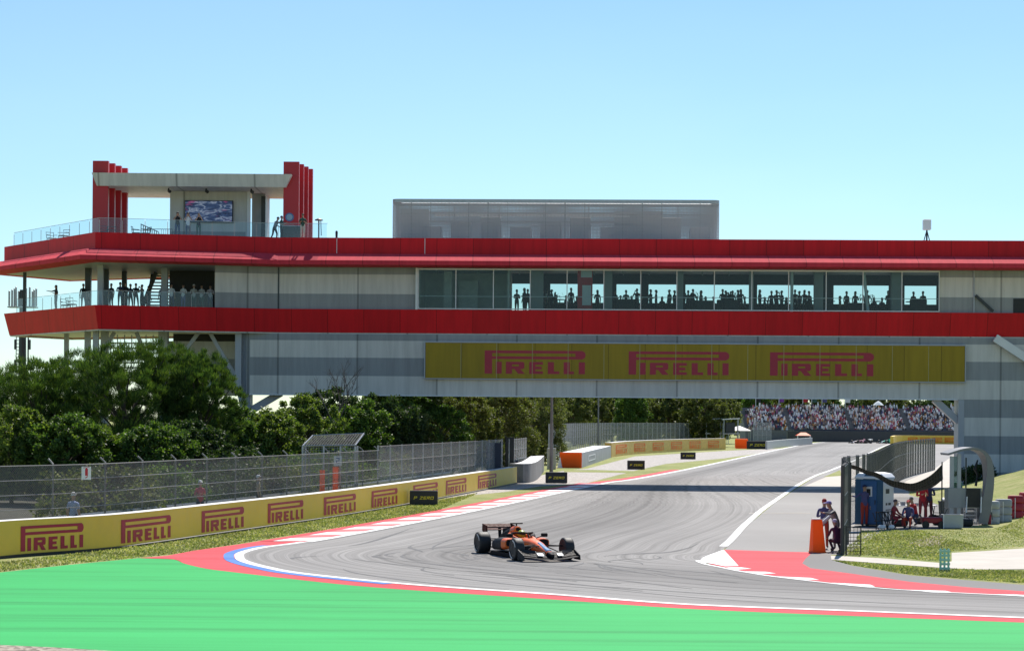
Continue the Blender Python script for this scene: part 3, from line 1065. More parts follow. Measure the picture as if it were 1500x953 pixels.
def quadwall(a, b, th, z0, z1, mb):
    n = Vector((-(b - a).y, (b - a).x, 0)).normalized()
    n = n if n.y > 0 else -n
    mb.loft([[(a.x, a.y, z0), (a + n * th).to_tuple()[:2] + (z0,), (a + n * th).to_tuple()[:2] + (z1,), (a.x, a.y, z1)],
             [(b.x, b.y, z0), (b + n * th).to_tuple()[:2] + (z0,), (b + n * th).to_tuple()[:2] + (z1,), (b.x, b.y, z1)]])


tL = 4.35                                                 # metres of closed facade left of the bend
cornerA, cornerB = O0 + nL * .35 + dirL * tL, O0 + DW * .35
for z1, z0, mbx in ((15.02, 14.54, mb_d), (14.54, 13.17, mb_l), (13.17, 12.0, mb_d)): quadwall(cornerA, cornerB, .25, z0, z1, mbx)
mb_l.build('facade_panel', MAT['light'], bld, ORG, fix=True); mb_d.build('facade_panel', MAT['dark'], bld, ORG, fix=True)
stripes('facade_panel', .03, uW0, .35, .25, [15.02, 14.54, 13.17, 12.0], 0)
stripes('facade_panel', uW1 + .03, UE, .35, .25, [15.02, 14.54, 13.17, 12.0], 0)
cj = MB(); cj.box(-.05, .03, .30, .5, 12.0, 15.02, 0, BM); bpart('corner_strip', cj, MAT['darksteel'])
cj = MB(); uu = U(1428); cj.box(uu - .05, uu + .05, .25, .35, 12.0, 15.02, 0, BM); bpart('corner_strip', cj, MAT['steel'])
# dark stair rail right of the windows
cj = MB(); cj.beam(BP(U(1430), .2, 13.3), BP(U(1456), .2, 12.2), .12, .18); bpart('stair_rail', cj, MAT['darksteel'])
cj = MB(); a, b = U(1486), U(1520); cj.box(a, b, .30, .35, 12.1, 13.1, 0, BM); bpart('dark_opening', cj, MAT['black'])
# lower box
zb = [10.36, 9.90, 8.70, 7.42, 6.08]
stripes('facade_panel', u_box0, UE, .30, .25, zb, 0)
ub = MB(); ub.box(u_box0, UE, .56, 3.4, 6.085, 6.30, 0, BM); bpart('underside', ub, MAT['steel'])
ub = MB(); ub.box(u_box0, UE, 3.4, 3.65, 6.08, 10.4, 0, BM); ub.box(u_box0 - .25, u_box0 - .003, .3, 3.6, 6.08, 10.4, 0, BM); bpart('rear_wall', ub, MAT['dark'])
ub = MB(); ub.box(u_box0 - .02, U(1404, 0, 6), .22, .30, 6.03, 6.10, 0, BM); bpart('bottom_trim', ub, MAT['white_steel'])
# right leg of the bridge
uL = U(1404.5, 0, 3)
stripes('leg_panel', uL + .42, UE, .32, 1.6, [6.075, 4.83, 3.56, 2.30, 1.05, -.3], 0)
lg = MB(); lg.box(uL, uL + .41, .28, 1.95, -.3, 6.07, 0, BM); bpart('leg_column', lg, MAT['steel'])
lg = MB(); lg.beam(BP(U(1370, .6, 6), .9, 6.05), BP(uL + .1, .9, 4.55), .7, .45); bpart('brace', lg, MAT['steel'])
lg = MB(); ua, ub2 = U(1458, -.2, 10), U(1512, -.2, 9); lg.beam(BP(ua, -.1, 10.35), BP(ua + (ub2 - ua) * 2.2, -.1, 10.35 - 1.65 * 2.2), .3, .55); bpart('brace', lg, MAT['white_steel'])
lg = MB(); uc = ua + (ub2 - ua) * 2.2; lg.box(uc - .3, uc + .3, -.5, .28, -.3, 10.36, 0, BM); bpart('support_column', lg, MAT['steel'])
# joints of the cladding shown as fine dark lines
# window band -----------------------------------------------------------
edges = [612, 667, 722, 776, 830, 884, 938, 991, 1046, 1101, 1155, 1210, 1264, 1321, 1377]
us = [U(e) for e in edges]
zt, zs = 14.98, 12.12
for k in range(14):
    a, b = us[k], us[k + 1]
    fm = MB()
    fw = .06
    fm.box(a, a + fw, .12, .30, zs, zt, 0, BM)
    if k == 13: fm.box(b - fw, b, .12, .30, zs, zt, 0, BM)
    bb = b if k < 13 else b - fw
    fm.box(a + fw, bb, .12, .30, zt - .10, zt, 0, BM); fm.box(a + fw, bb, .10, .30, zs, zs + .07, 0, BM)
    fm.box(a + fw, bb, .22, .26, 13.02, 13.06, 0, BM)
    w = bpart('window', fm, MAT['white_steel'])
    pm = MB(); pm.face([BM @ Vector(q) for q in ((a + fw, .20, zs + .07), (bb, .20, zs + .07), (bb, .20, zt - .10), (a + fw, .20, zt - .10))])
    bpart('pane', pm, MAT['glass'], w)
fm = MB(); fm.box(us[0] - .16, us[0] - .005, .02, .34, 12.09, 15.0, 0, BM); bpart('window_jamb', fm, MAT['white_steel'])
# restaurant interior
it = MB()
it.box(us[0] - .1, UE, .7, 5.9, 11.96, 12.06, 0, BM)
bpart('restaurant_floor', it, M('wood_floor', (.30, .25, .20), .5))
it = MB(); it.box(us[0] + .1, U(744, 5), 5.2, 5.35, 12.06, 15.0, 0, BM); bpart('partition', it, M('pale_room_wall', (.55, .54, .50), .8, var=.2))
it = MB()
BW = 5.6
it.box(us[0] - .1, uW1 + 5, BW, BW + .2, 14.30, 15.02, 0, BM)
ru = lambda px: U(px, BW, 13)
for a, b in ((605, 748), (776, 806), (884, 903), (938, 950), (991, 1004), (1097, 1109), (1192, 1221), (1302, 1325), (1372, 1420)):
    it.box(ru(a), ru(b), BW, BW + .2, 12.06, 14.30, 0, BM)
for a, b in ((806, 884), (903, 991), (1004, 1097), (1109, 1192), (1221, 1302), (1325, 1372)): it.box(ru(a), ru(b), BW, BW + .2, 12.06, 12.95, 0, BM)
bpart('restaurant_back_wall', it, MAT['interior'])
it = MB()
for a, b in ((778, 796), (886, 897), (992, 1001), (1098, 1104), (1193, 1206), (1306, 1321)):
    it.box(U(a, 1.2), U(b, 1.2), 1.2, 1.8, 12.06, 15.02, 0, BM)
bpart('restaurant_columns', it, M('column_plaster', (.34, .34, .33), .8))
it = MB(); it.box(us[0] - .1, us[0] + .1, .6, BW, 12.06, 15.02, 0, BM); it.box(U(746, 4), U(749, 4), .9, BW, 12.06, 15.0, 0, BM)
it.box(U(650, 3), U(662, 3), 3, 3.3, 12.06, 15.0, 0, BM); it.box(U(672, 4.4), U(700, 4.4), 4.4, 4.6, 12.06, 14.4, 0, BM)
bpart('partition', it, M('partition_grey', (.62, .60, .56), .8, var=.3))
it = MB()
for px in (1160, 1265): it.tube([BP(U(px, .9), .9, 15.0), BP(U(px + (7 if px > 1200 else 0), .9), .9, 12.06)], .11, 10)
bpart('slender_column', it, MAT['white_paint'])
it = MB(); it.box(U(846, .9), U(868, .9), .9, 1.1, 12.06, 15.0, 0, BM); rp_ = bpart('red_display_panel', it, M('red_display', (.55, .02, .02), .5))
it = MB(); it.box(U(851, .87), U(867, .87), .87, .898, 14.45, 14.95, 0, BM); it.box(U(853, .87), U(866, .87), .87, .898, 12.5, 13.9, 0, BM); bpart('white_panel', it, MAT['white_paint'], rp_)
# ceiling spotlights
it = MB()
for px in (640, 700, 760, 870, 912, 950, 1028, 1067): it.tube([BP(U(px, 2), 2, 15.03), BP(U(px + 1, 2), 2, 14.72)], .04, 6)
bpart('ceiling_spotlights', it, MAT['galv'])

# open terrace on the left, middle level ----------------------------------
CT = lambda px, Y, z: Vector((P(px, 450, Y).x, Y, z))
for px, Y, r in ((36, 151.5, .11), (129, 146.5, .20), (147, 143.5, .19), (155.5, 147.5, .17), (182, 149.5, .17), (241, 146, .22)):
    cm = MB(); p = CT(px, Y, 0); cm.box(p.x - r, p.x + r, Y - r, Y + r, 11.9, 15.06); bpart('terrace_column', cm, MAT['darksteel'] if px not in (147, 241) else MAT['steel'])
for px, Y, r in ((98, 151, .16), (129, 147, .20), (141, 143.6, .19), (154, 146.5, .26), (240, 145.5, .33), (350, 144.2, .22)):
    cm = MB(); p = CT(px, Y, 0); cm.box(p.x - r, p.x + r, Y - r, Y + r, 6.9 if px == 350 else 0, 10.5); bpart('support_column', cm, MAT['steel'])
cm = MB(); a = CT(350, 144.2, 0)
cm.loft([[(a.x - .22, 144.0, 6.9), (a.x + .22, 144.0, 6.9), (a.x + .22, 144.4, 6.9), (a.x - .22, 144.4, 6.9)], [(a.x + .28, 144.0, 4.6), (a.x + .42, 144.0, 4.6), (a.x + .42, 144.4, 4.6), (a.x + .28, 144.4, 4.6)]], 0)
bpart('column_foot', cm, MAT['steel'])
cm = MB(); p = CT(361, 144.6, 0); cm.box(p.x - .32, p.x + .32, 144.5, 146, 0, 10.4); bpart('support_column', cm, MAT['steel'])
cm = MB(); p = CT(371, 145, 0); cm.beam((p.x, 145.0, 5.0), (p.x + 2.0, 145.0, 6.2), .6, .5); bpart('brace', cm, MAT['steel'])
for (xa, za, xb, zb2) in ((291, 10.4, 264, 8.6), (308, 10.4, 345, 7.4), (168, 10.4, 150, 8.8), (200, 10.4, 214, 8.8)):
    cm = MB(); cm.beam(CT(xa, 144.9, za), CT(xb, 144.9, zb2), .22, .26); bpart('brace', cm, MAT['steel'])
cm = MB(); cm.box(CT(250, 145, 0).x, CT(346, 145, 0).x, 144.6, 145.2, 6.55, 7.2); bpart('tie_beam', cm, MAT['steel'])
cm = MB(); cm.box(CT(249, 148, 0).x, CT(358, 148, 0).x, 147.6, 148, 8.65, 9.9); cm.box(CT(249, 148, 0).x, CT(358, 148, 0).x, 147.6, 148, 6.0, 7.35); bpart('lower_wall', cm, MAT['light'])
cm = MB(); cm.box(CT(249, 148, 0).x, CT(358, 148, 0).x, 147.6, 148, 7.35, 8.65); bpart('lower_wall', cm, MAT['dark'])
cm = MB(); cm.box(CT(249, 148, 0).x, CT(358, 148, 0).x, 149.5, 149.8, 9.7, 10.5); bpart('lower_opening', cm, MAT['black'])
# dark room on the terrace and stairs
cm = MB(); cm.box(CT(248, 148.5, 0).x, CT(316, 148.5, 0).x, 148.5, 150.5, 12.0, 15.04); bpart('terrace_room', cm, MAT['interior'])
st = MB()
xs0, xs1 = CT(207, 149, 0).x, CT(243, 149, 0).x
for k in range(12):
    z = 12.1 + k * .25
    st.box(xs0 + .25, xs1 - .1, 150.4 + k * .16, 150.75 + k * .16, z, z + .09)
st.beam((xs0 + .15, 150.2, 12.0), (xs0 + .15, 152.6, 15.0), .16, .4); st.beam((xs1, 150.2, 12.0), (xs1, 152.6, 15.0), .12, .35)
st.beam((xs0 - .25, 149.9, 12.05), (xs0 + .9, 149.9, 15.0), .14, .3)
bpart('staircase', st, MAT['darksteel'])
st = MB()
for k in range(7):
    z = 7.6 + k * .36
    st.box(CT(158, 149, 0).x, CT(236, 149, 0).x, 149.4 + k * .1, 149.6 + k * .1, z, z + .10)
for k in range(8):
    x = CT(160 + k * 10.5, 149, 0).x; st.box(x, x + .06, 149.3, 149.4, 7.2, 10.4)
bpart('lower_staircase', st, MAT['steel'])


# glass railings -------------------------------------------------------
def railing(name, pts, z0, h, d, step=1.6):
    fr = MB(); gm = MB()
    for i in range(len(pts) - 1):
        a, b = pts[i], pts[i + 1]
        L = (b - a).length; n = max(1, round(L / step))
        for k in range(n):
            p, q = a.lerp(b, (k + .03) / n), a.lerp(b, (k + .97) / n)
            gm.face([(p.x, p.y, z0 + .03), (q.x, q.y, z0 + .03), (q.x, q.y, z0 + h), (p.x, p.y, z0 + h)])
            s = a.lerp(b, k / n); fr.box(s.x - .015, s.x + .015, s.y - .015, s.y + .015, z0, z0 + h * .9)
        fr.beam((a.x, a.y, z0 + h + .012), (b.x, b.y, z0 + h + .012), .03, .024)
    r = bpart(name, fr, MAT['galv'])
    bpart('glass', gm, MAT['rail_glass'], r)


rin = offs(plan, .45)
rin2 = offs(plan, .40)
railing('roof_railing', [rin[0].lerp(rin[1], .03), rin[1], rin[2], BP(U(478), .45, 0)], 16.95, 1.15, 0)
railing('terrace_railing', [rin2[0].lerp(rin2[1], .08), rin2[1], rin2[1].lerp(rin2[2], .02)], 12.05, 1.05, 0)
railing('terrace_railing', [rin2[1].lerp(rin2[2], .02), O0 + nL * .4 + dirL * (tL + .1)], 12.05, 1.05, 0)

# roof pavilion ---------------------------------------------------------
ZD = 17.0
yf = 146.8
pav = MB()
xa, xb = P(134, 260, yf).x, P(427, 260, yf).x
prof = [(0, 0)]
zf1, zf0 = P(280, 254, yf).z, P(280, 273, yf + .25).z
pav.loft([[(xa, yf, zf1), (xb, yf, zf1), (xb, yf + 8.4, zf1 - .1), (xa + .2, yf + 8.4, zf1 - .1)][::-1],
          [(xa + .32, yf + .25, zf0), (xb - .45, yf + .25, zf0), (xb - .3, yf + 8.2, zf0), (xa + .5, yf + 8.2, zf0)][::-1]], 0)
pav.build('pavilion_roof', MAT['light'], bld, ORG, fix=True)
hx, hb = P(427, 260, yf).x, 0
fin_red = M('red_fin', (.46, .010, .018), .4, var=.05)
for grp, px0, wpx, top in ((0, 135.5, 23.5, 235), (1, 415, 22.5, 236)):
    for k in range(4):
        Yf = 147.3 if grp == 0 else 147.5
        Y = Yf + k * 1.4
        x0 = P(px0, 290, Yf).x + k * .19
        fm = MB(); fm.box(x0, x0 + 1.12, Y, Y + .42, ZD - .02, P(146, 235.5, 147.3).z + .07 * grp)
        bpart('fin', fm, fin_red)
wl_ = MB()
ypv = 150.4
wl_.box(P(249, 300, ypv).x, P(362, 300, ypv).x, ypv, ypv + .3, ZD, zf0 + .02); bpart('pavilion_wall', wl_, MAT['light'])
wl_ = MB(); wl_.box(P(249, 300, ypv).x, P(360, 300, ypv).x, ypv - .012, ypv - .002, ZD, 18.05); bpart('pavilion_wall', wl_, MAT['dark'])
wl_ = MB(); wl_.box(P(364, 300, ypv).x - .06, P(364, 300, ypv).x + .16, ypv - .3, ypv - .01, ZD, zf0 + .02); bpart('pavilion_post', wl_, MAT['white_steel'])
wl_ = MB(); wl_.box(P(366, 300, ypv).x, P(388, 300, ypv + 1).x, ypv + 1.2, ypv + 4, ZD, zf0 + .01); bpart('pavilion_core', wl_, MAT['grey_paint'])
wl_ = MB(); wl_.box(P(380.5, 300, ypv).x, P(389, 300, ypv + 1).x, ypv + .9, ypv + 1.19, ZD, zf0 - .2); bpart('pavilion_door', wl_, MAT['darksteel'])
for px in (247, 302, 368):
    wl_ = MB(); p = P(px, 275, 148.4); wl_.tube([(p.x, 148.4, zf0 + .0), (p.x, 148.4, zf0 - .2), (p.x + .12, 148.2, zf0 - .25)], [.05, .09, .13], 8)
    bpart('loudspeaker', wl_, MAT['black'])
# screen showing the race
sm, sn, sl, sp = nt_new('video_screen')
c = coord(sn)
v1 = noise(sn, sl, mapping(sn, sl, c, (.7, 1, 2.4), (0, .4, 0)), 1.6, 5, .6, .8)
v2 = noise(sn, sl, mapping(sn, sl, c, (.4, 1, 1.1)), 1.3, 3)
cc = ramp(sn, sl, v1, [(.36, (.008, .012, .05)), (.5, (.03, .06, .16)), (.57, (.30, .34, .44)), (.63, (.05, .06, .15))])
cc = mixc(sn, sl, ramp(sn, sl, v2, [(.58, 0), (.66, .7)]), cc, (.45, .05, .20))
sl.new(cc, sp.inputs['Base Color']); sl.new(cc, sp.inputs['Emission Color']); sp.inputs['Emission Strength'].default_value = .35
sp.inputs['Roughness'].default_value = .3
ysc = ypv - .30
scx0, scx1 = P(270.5, 300, ysc).x, P(341, 300, ysc).x
sz0, sz1 = P(305, 325.5, ysc).z, P(305, 293.5, ysc).z
scr = empty('video_screen', ((scx0 + scx1) / 2, ysc, sz0), 'large dark blue video screen on the grey wall of the roof terrace', 'screen')
mb = MB(); mb.box(scx0, scx1, ysc + .02, ysc + .28, sz0, sz1); mb.build('frame', MAT['black'], scr, scr.location)
mb = MB(); mb.box(scx0 + .05, scx1 - .05, ysc, ysc + .018, sz0 + .05, sz1 - .05); mb.build('display', sm, scr, scr.location)

# perforated screen box on the roof ---------------------------------------
mm, mn, ml, mp = nt_new('perforated_sheet')
out = mn['Material Output']
uvn = mn.new('ShaderNodeUVMap').outputs[0]
sx = mn.new('ShaderNodeSeparateXYZ'); ml.new(uvn, sx.inputs[0])
hole = None
for q in (sx.outputs[0], sx.outputs[1]):
    e = mth(mn, ml, 'GREATER_THAN', mth(mn, ml, 'FRACT', mth(mn, ml, 'DIVIDE', q, .10)), .47)
    hole = e if hole is None else mth(mn, ml, 'MULTIPLY', hole, e)
mp.inputs['Base Color'].default_value = (.46, .44, .43, 1); mp.inputs['Roughness'].default_value = .5
tr = mn.new('ShaderNodeBsdfTransparent'); mx = mn.new('ShaderNodeMixShader')
ml.new(hole, mx.inputs[0]); ml.new(mp.outputs[0], mx.inputs[1]); ml.new(tr.outputs[0], mx.inputs[2]); ml.new(mx.outputs[0], out.inputs[0])
bw0, bw1 = 3.3, 5.9
bu0, bu1 = U(575, 3.6, 20), U(1054, 3.6, 20)
rr = []
for k in range(7): a = math.pi / 2 * k / 6; rr.append((bu0 + .5 - .5 * math.cos(a), bw0 + .5 - .5 * math.sin(a)))
for k in range(7): a = math.pi / 2 * k / 6; rr.append((bu1 - .5 + .5 * math.sin(a), bw0 + .5 - .5 * math.cos(a)))
rr += [(bu1, bw1), (bu0, bw1)]
pm = MB(); tp = MB(); s = 0
for i in range(len(rr)):
    a, b = rr[i], rr[(i + 1) % len(rr)]
    d = math.hypot(b[0] - a[0], b[1] - a[1])
    pm.face([BP(*a, 16.7), BP(*b, 16.7), BP(*b, 19.95), BP(*a, 19.95)], 0, [(s, 0), (s + d, 0), (s + d, 3.25), (s, 3.25)])
    tp.face([BP(*a, 19.95), BP(*b, 19.95), BP(*b, 20.17), BP(*a, 20.17)], 0)
    cx_, cw_ = (bu0 + bu1) / 2, (bw0 + bw1) / 2
    ia = (a[0] + (.5 if a[0] < cx_ else -.5), a[1] + (.4 if a[1] < cw_ else -.4)); ib = (b[0] + (.5 if b[0] < cx_ else -.5), b[1] + (.4 if b[1] < cw_ else -.4))
    tp.face([BP(*a, 20.17), BP(*b, 20.17), BP(*ib, 20.10), BP(*ia, 20.10)], 0)
    s += d
ps = bpart('plant_screen', pm, mm)
bpart('screen_rim', tp, MAT['galv'], ps)
ps['label'] = 'perforated grey metal screen box on the roof'
eq = MB()
for k in range(1, 17): a = bu0 + (bu1 - bu0) * k / 17; eq.box(a - .025, a + .025, bw0 + .02, bw0 + .07, 16.7, 19.94, 0, BM)
for z in (17.5, 18.3, 19.1): eq.box(bu0 + .5, bu1 - .5, bw0 + .075, bw0 + .11, z, z + .04, 0, BM)
bpart('screen_frame', eq, MAT['fence_post'], ps)
eq = MB()
for k in range(10):
    a = bu0 + 2 + k * 2.15
    eq.rbox(a, a + 1.5, 3.9 + .1 * (k % 3), 5.2 + .1 * (k % 3), 16.7, 18.3 + .35 * ((k * 7) % 3), .05, 0, BM)
for z in (19.2, 18.6): eq.beam(BP(bu0 + 2.6, 3.75, z), BP(bu1 - 6, 3.75, z), .12, .12)
for k in range(7): a = bu0 + 1.2 + k * 3.2; eq.box(a, a + .1, 3.6, 3.7, 16.7, 19.9, 0, BM)
eq.box(bu0 + .6, bu0 + 2.6, 3.9, 5.4, 16.7, 19.5, 0, BM); eq.box(bu1 - 7.5, bu1 - 4, 3.9, 5.4, 16.7, 19.4, 0, BM)
bpart('roof_machinery', eq, M('machinery_grey', (.42, .42, .43), .5, .0, var=.3))
eq = MB(); eq.box(bu0 + 3, bu0 + 17, 3.85, 4.1, 19.0, 19.15, 0, BM); bpart('sky_glint', eq, MAT['white_paint'])  # white bar standing in for sky glint behind the perforated sheet

# billboard hung on the lower box ------------------------------------------
qa, qb = U(623, -.05, 9), U(1413.5, -.05, 9)
zl0, zl1 = 7.30, 9.78
bb = empty('billboard', BP(qa, -.05, zl0), 'long yellow billboard with three dark red logos on the bridge', 'billboard')
bb.rotation_euler = (0, 0, math.atan2(DU.y, DU.x))
BL = qb - qa
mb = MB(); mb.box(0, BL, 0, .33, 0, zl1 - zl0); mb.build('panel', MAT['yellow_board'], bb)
fr = MB()
t_ = .07
fr.box(-t_, BL + t_, -.05, .30, zl1 - zl0 + .002, zl1 - zl0 + t_); fr.box(-t_, BL + t_, -.05, .30, -t_, -.002)
fr.box(-t_, -.002, -.05, .30, -.002, zl1 - zl0 + .002); fr.box(BL + .002, BL + t_, -.05, .30, -.002, zl1 - zl0 + .002)
fr.build('frame', MAT['steel'], bb)
for k in range(1, 15):
    x = BL * k / 15
    jb = MB(); jb.box(x - .018, x + .018, -.012, -.003, .01, zl1 - zl0 - .01); jb.build('joint_strip', M('pale_joint', (.42, .36, .16), .5) if k == 1 else bpy.data.materials['pale_joint'], bb)
for a, b in ((710, 858), (921, 1068.5), (1128, 1280.5)):
    x0, x1 = U(a, -.05, 9) - qa, U(b, -.05, 9) - qa
    lm = MB()
    for poly in tyre_logo(): lm.face([(x0 + (x1 - x0) * x / 147, -.006, .34 + 1.62 * y / 34) for x, y in poly])
    lm.build('lettering', MAT['maroon'], bb)


# ================================================================== racing cars
def ell(x, y, z, ry, rz, n=14, e=2.4, flat=None):
    """superellipse section in the y-z plane"""
    o = []
    for k in range(n):
        a = 2 * math.pi * (k + .5) / n
        c, s = math.cos(a), math.sin(a)
        o.append((x, y + ry * math.copysign(abs(c) ** (2 / e), c), z + rz * math.copysign(abs(s) ** (2 / e), s)))
    return o


CM = dict(body=M('orange_car_paint', (.80, .135, .008), .38, var=.06, coat=.15), carbon=M('carbon_black', (.014, .014, .016), .65, spec=.12, var=.2),
          tyre=M('tyre_rubber', (.020, .020, .021), .62, var=.3, scale=6), rim=M('wheel_cover', (.035, .035, .038), .4, .4), ring=M('tyre_marking', (.62, .62, .62), .6),
          blue=M('pale_blue_paint', (.10, .22, .38), .3), white=M('white_car_paint', (.75, .74, .70), .3), dark=M('dark_car_paint', (.03, .031, .035), .6, spec=.15))


def race_car(label):
    t = empty('race_car', (0, 0, 0), label, 'race car')
    b = MB()
    # nose and tub
    b.loft([ell(x, 0, z, ry, rz, 14, 3.2) for x, ry, z, rz in ((2.82, .05, .20, .05), (2.70, .09, .22, .06), (2.52, .103, .247, .073))], 1)
    secs = [(2.515, .103, .248, .073), (2.35, .115, .27, .085), (1.95, .14, .34, .11), (1.5, .18, .41, .15), (1.05, .22, .44, .18), (.6, .27, .42, .21), (.25, .33, .40, .235)]
    b.loft([ell(x, 0, z, ry, rz, 14, 3.2) for x, ry, z, rz in secs], 0)
    # cockpit sides, sloping up to the engine cover
    for s in (-1, 1):
        b.loft([ell(x, s * y, z, .075, rz, 10, 3) for x, y, z, rz in ((.5, .26, .50, .10), (.1, .30, .53, .13), (-.3, .30, .56, .15), (-.62, .25, .58, .18))], 0)
    # engine cover with intake
    b.loft([ell(x, 0, z, ry, rz, 16, 2.3) for x, ry, z, rz in ((-.50, .13, .80, .15), (-.62, .16, .78, .19), (-.9, .17, .71, .23))], 0)
    b.loft([ell(x, 0, z, ry, rz, 16, 2.3) for x, ry, z, rz in ((-.905, .17, .71, .23), (-1.5, .14, .58, .22), (-2.0, .09, .50, .16), (-2.35, .04, .44, .08))], 1)
    b.loft([ell(x, 0, z, ry, rz, 16, 2.6) for x, ry, z, rz in ((-.3, .30, .42, .22), (-.8, .34, .42, .24), (-1.5, .24, .38, .20), (-2.1, .12, .34, .13))], 1)
    b.loft([[(-1.0, -.012, .7), (-1.0, .012, .7), (-1.05, .012, .90), (-1.05, -.012, .90)], [(-2.1, -.008, .5), (-2.1, .008, .5), (-2.0, .008, .82), (-2.0, -.008, .82)]], 1)
    for s in (-1, 1):                                     # dark patches along the lower body
        b.loft([ell(x, s * y, z, .02, rz, 8, 3) for x, y, z, rz in ((1.3, .195, .36, .05), (.8, .245, .33, .08), (.3, .315, .31, .10))], 1)
    body = b.build('body', [CM['body'], CM['carbon']], t, smooth=True, fix=True)
    m = MB(); m.loft([ell(x, 0, z, ry, rz, 12, 3) for x, ry, z, rz in ((2.45, .09, .305, .06), (1.95, .085, .42, .045), (1.55, .07, .535, .03))], 0)
    m.build('nose_stripe', CM['blue'], body, smooth=True)
    m = MB(); m.loft([ell(x, 0, .86, .075, .055, 10, 3) for x in (-.50, -.485)], 0); m.build('air_intake', CM['carbon'], body)
    m = MB(); m.tube([(-.66, 0, .97), (-.66, 0, 1.03)], .025, 6); m.rbox(-.70, -.62, -.22, .22, 1.03, 1.07, .015); m.build('roof_camera', CM['carbon'], t)
    for s in (-1, 1):
        m = MB()
        m.loft([ell(x, s * y, z, ry, rz, 14, 3.4) for x, y, z, ry, rz in ((.42, .56, .45, .20, .15), (.22, .555, .44, .225, .175), (.05, .55, .43, .24, .19))], 0)
        m.loft([ell(x, s * y, z, ry, rz, 14, 3.4) for x, y, z, ry, rz in ((.045, .55, .43, .24, .19), (-.5, .53, .40, .26, .21), (-1.1, .46, .34, .24, .18), (-1.7, .34, .26, .16, .11))], 2)
        m.loft([ell(x, s * y, z, ry, rz, 10, 3.4) for x, y, z, ry, rz in ((.445, .56, .47, .165, .105), (.425, .56, .47, .17, .11))], 1)
        m.build('sidepod', [CM['body'], CM['carbon'], CM['dark']], t, smooth=True, fix=True)
        m = MB(); m.tube([(.38, s * .32, .62), (.42, s * .52, .70)], .015, 5); m.rbox(.34, .42, s * .60 - .11, s * .60 + .11, .66, .78, .02); m.build('mirror', CM['carbon'], t)
    m = MB()                                               # floor
    m.prism([(1.25, -.35), (.9, -.72), (-.9, -.80), (-1.75, -.78), (-2.1, -.45), (-2.1, .45), (-1.75, .78), (-.9, .80), (.9, .72), (1.25, .35)], .045, .085)
    for s in (-1, 1): m.prism([(.9, s * .70), (-.9, s * .78), (-.9, s * .80), (.9, s * .72)], .085, .16)
    m.build('floor', CM['carbon'], t)
    # front wing
    m = MB()
    for j, (x, z, ch, th, up) in enumerate(((2.95, .13, .32, .018, .03), (2.72, .18, .22, .014, .07), (2.55, .245, .18, .012, .09))):
        rings = []
        for k in range(9):
            y = -.93 + 1.86 * k / 8
            lift = .05 * math.cos(y / .93 * math.pi / 2) - .02 * (abs(y) > .5)
            xs = x - .22 * abs(y)
            rings.append([(xs, y, z - lift), (xs - ch, y, z + up - lift), (xs - ch, y, z + up + th - lift), (xs, y, z + th - lift)])
        m.loft(rings, 0 if j == 0 else 1)
    fw = m.build('front_wing', [CM['carbon'], CM['carbon']], t, fix=True)
    for s in (-1, 1):
        e = MB(); e.loft([[(2.74 - .22 * y, s * y, .235 - .05 * math.cos(y / .93 * 1.57)), (2.56 - .22 * y, s * y, .30 - .05 * math.cos(y / .93 * 1.57)), (2.56 - .22 * y, s * y, .312 - .05 * math.cos(y / .93 * 1.57)), (2.74 - .22 * y, s * y, .247 - .05 * math.cos(y / .93 * 1.57))] for y in (.24, .33, .42)]); e.build('flap_panel', CM['blue'], fw, fix=True)
    for s in (-1, 1):
        e = MB(); e.loft([[(2.78, s * .93, .06), (2.78, s * .95, .06), (2.74, s * .95, .22), (2.74, s * .93, .22)], [(2.2, s * .93, .06), (2.2, s * .97, .06), (2.22, s * .97, .38), (2.22, s * .93, .38)]]); e.build('endplate', CM['dark'], fw, fix=True)
        e = MB(); e.loft([[(2.62 - .15, s * .45, .25), (2.40, s * .45, .34), (2.40, s * .45, .352), (2.47, s * .45, .262)], [(2.46 - .15, s * .85, .27), (2.25, s * .85, .37), (2.25, s * .85, .382), (2.31, s * .85, .282)]]); e.build('flap', CM['dark'], fw, fix=True)
    # rear wing
    m = MB()
    m.loft([[(-2.28, y, .74), (-2.62, y, .81), (-2.62, y, .83), (-2.28, y, .765)] for y in (-.49, .49)], 0)
    m.loft([[(-2.52, y, .83), (-2.70, y, .92), (-2.70, y, .94), (-2.52, y, .845)] for y in (-.49, .49)], 0)
    m.beam((-2.3, 0, .35), (-2.38, 0, .82), .04, .1, 1); m.beam((-2.35, -.42, .45), (-2.35, .42, .45), .05, .03, 1)
    rw = m.build('rear_wing', [M('wing_red', (.07, .012, .006), .7, spec=.2) if 'wing_red' not in bpy.data.materials else bpy.data.materials['wing_red'], CM['carbon']], t, fix=True)
    for s in (-1, 1):
        e = MB(); e.loft([[(-2.22, s * .49, .90), (-2.70, s * .49, .95), (-2.72, s * .49, .72), (-2.5, s * .44, .50), (-2.3, s * .44, .50), (-2.25, s * .49, .72)], [(-2.22, s * .51, .90), (-2.70, s * .51, .95), (-2.72, s * .51, .72), (-2.5, s * .46, .50), (-2.3, s * .46, .50), (-2.25, s * .51, .72)]]); e.build('endplate', bpy.data.materials['wing_red'], rw, fix=True)
    # halo
    m = MB()
    m.tube(cr([(-.45, .30, .66), (-.1, .33, .76), (.25, .22, .79), (.42, 0, .79), (.25, -.22, .79), (-.1, -.33, .76), (-.45, -.30, .66)], 5), .035, 7)
    m.tube([(.43, 0, .79), (.62, 0, .60)], .03, 7)
    m.build('halo', CM['carbon'], t, smooth=True)
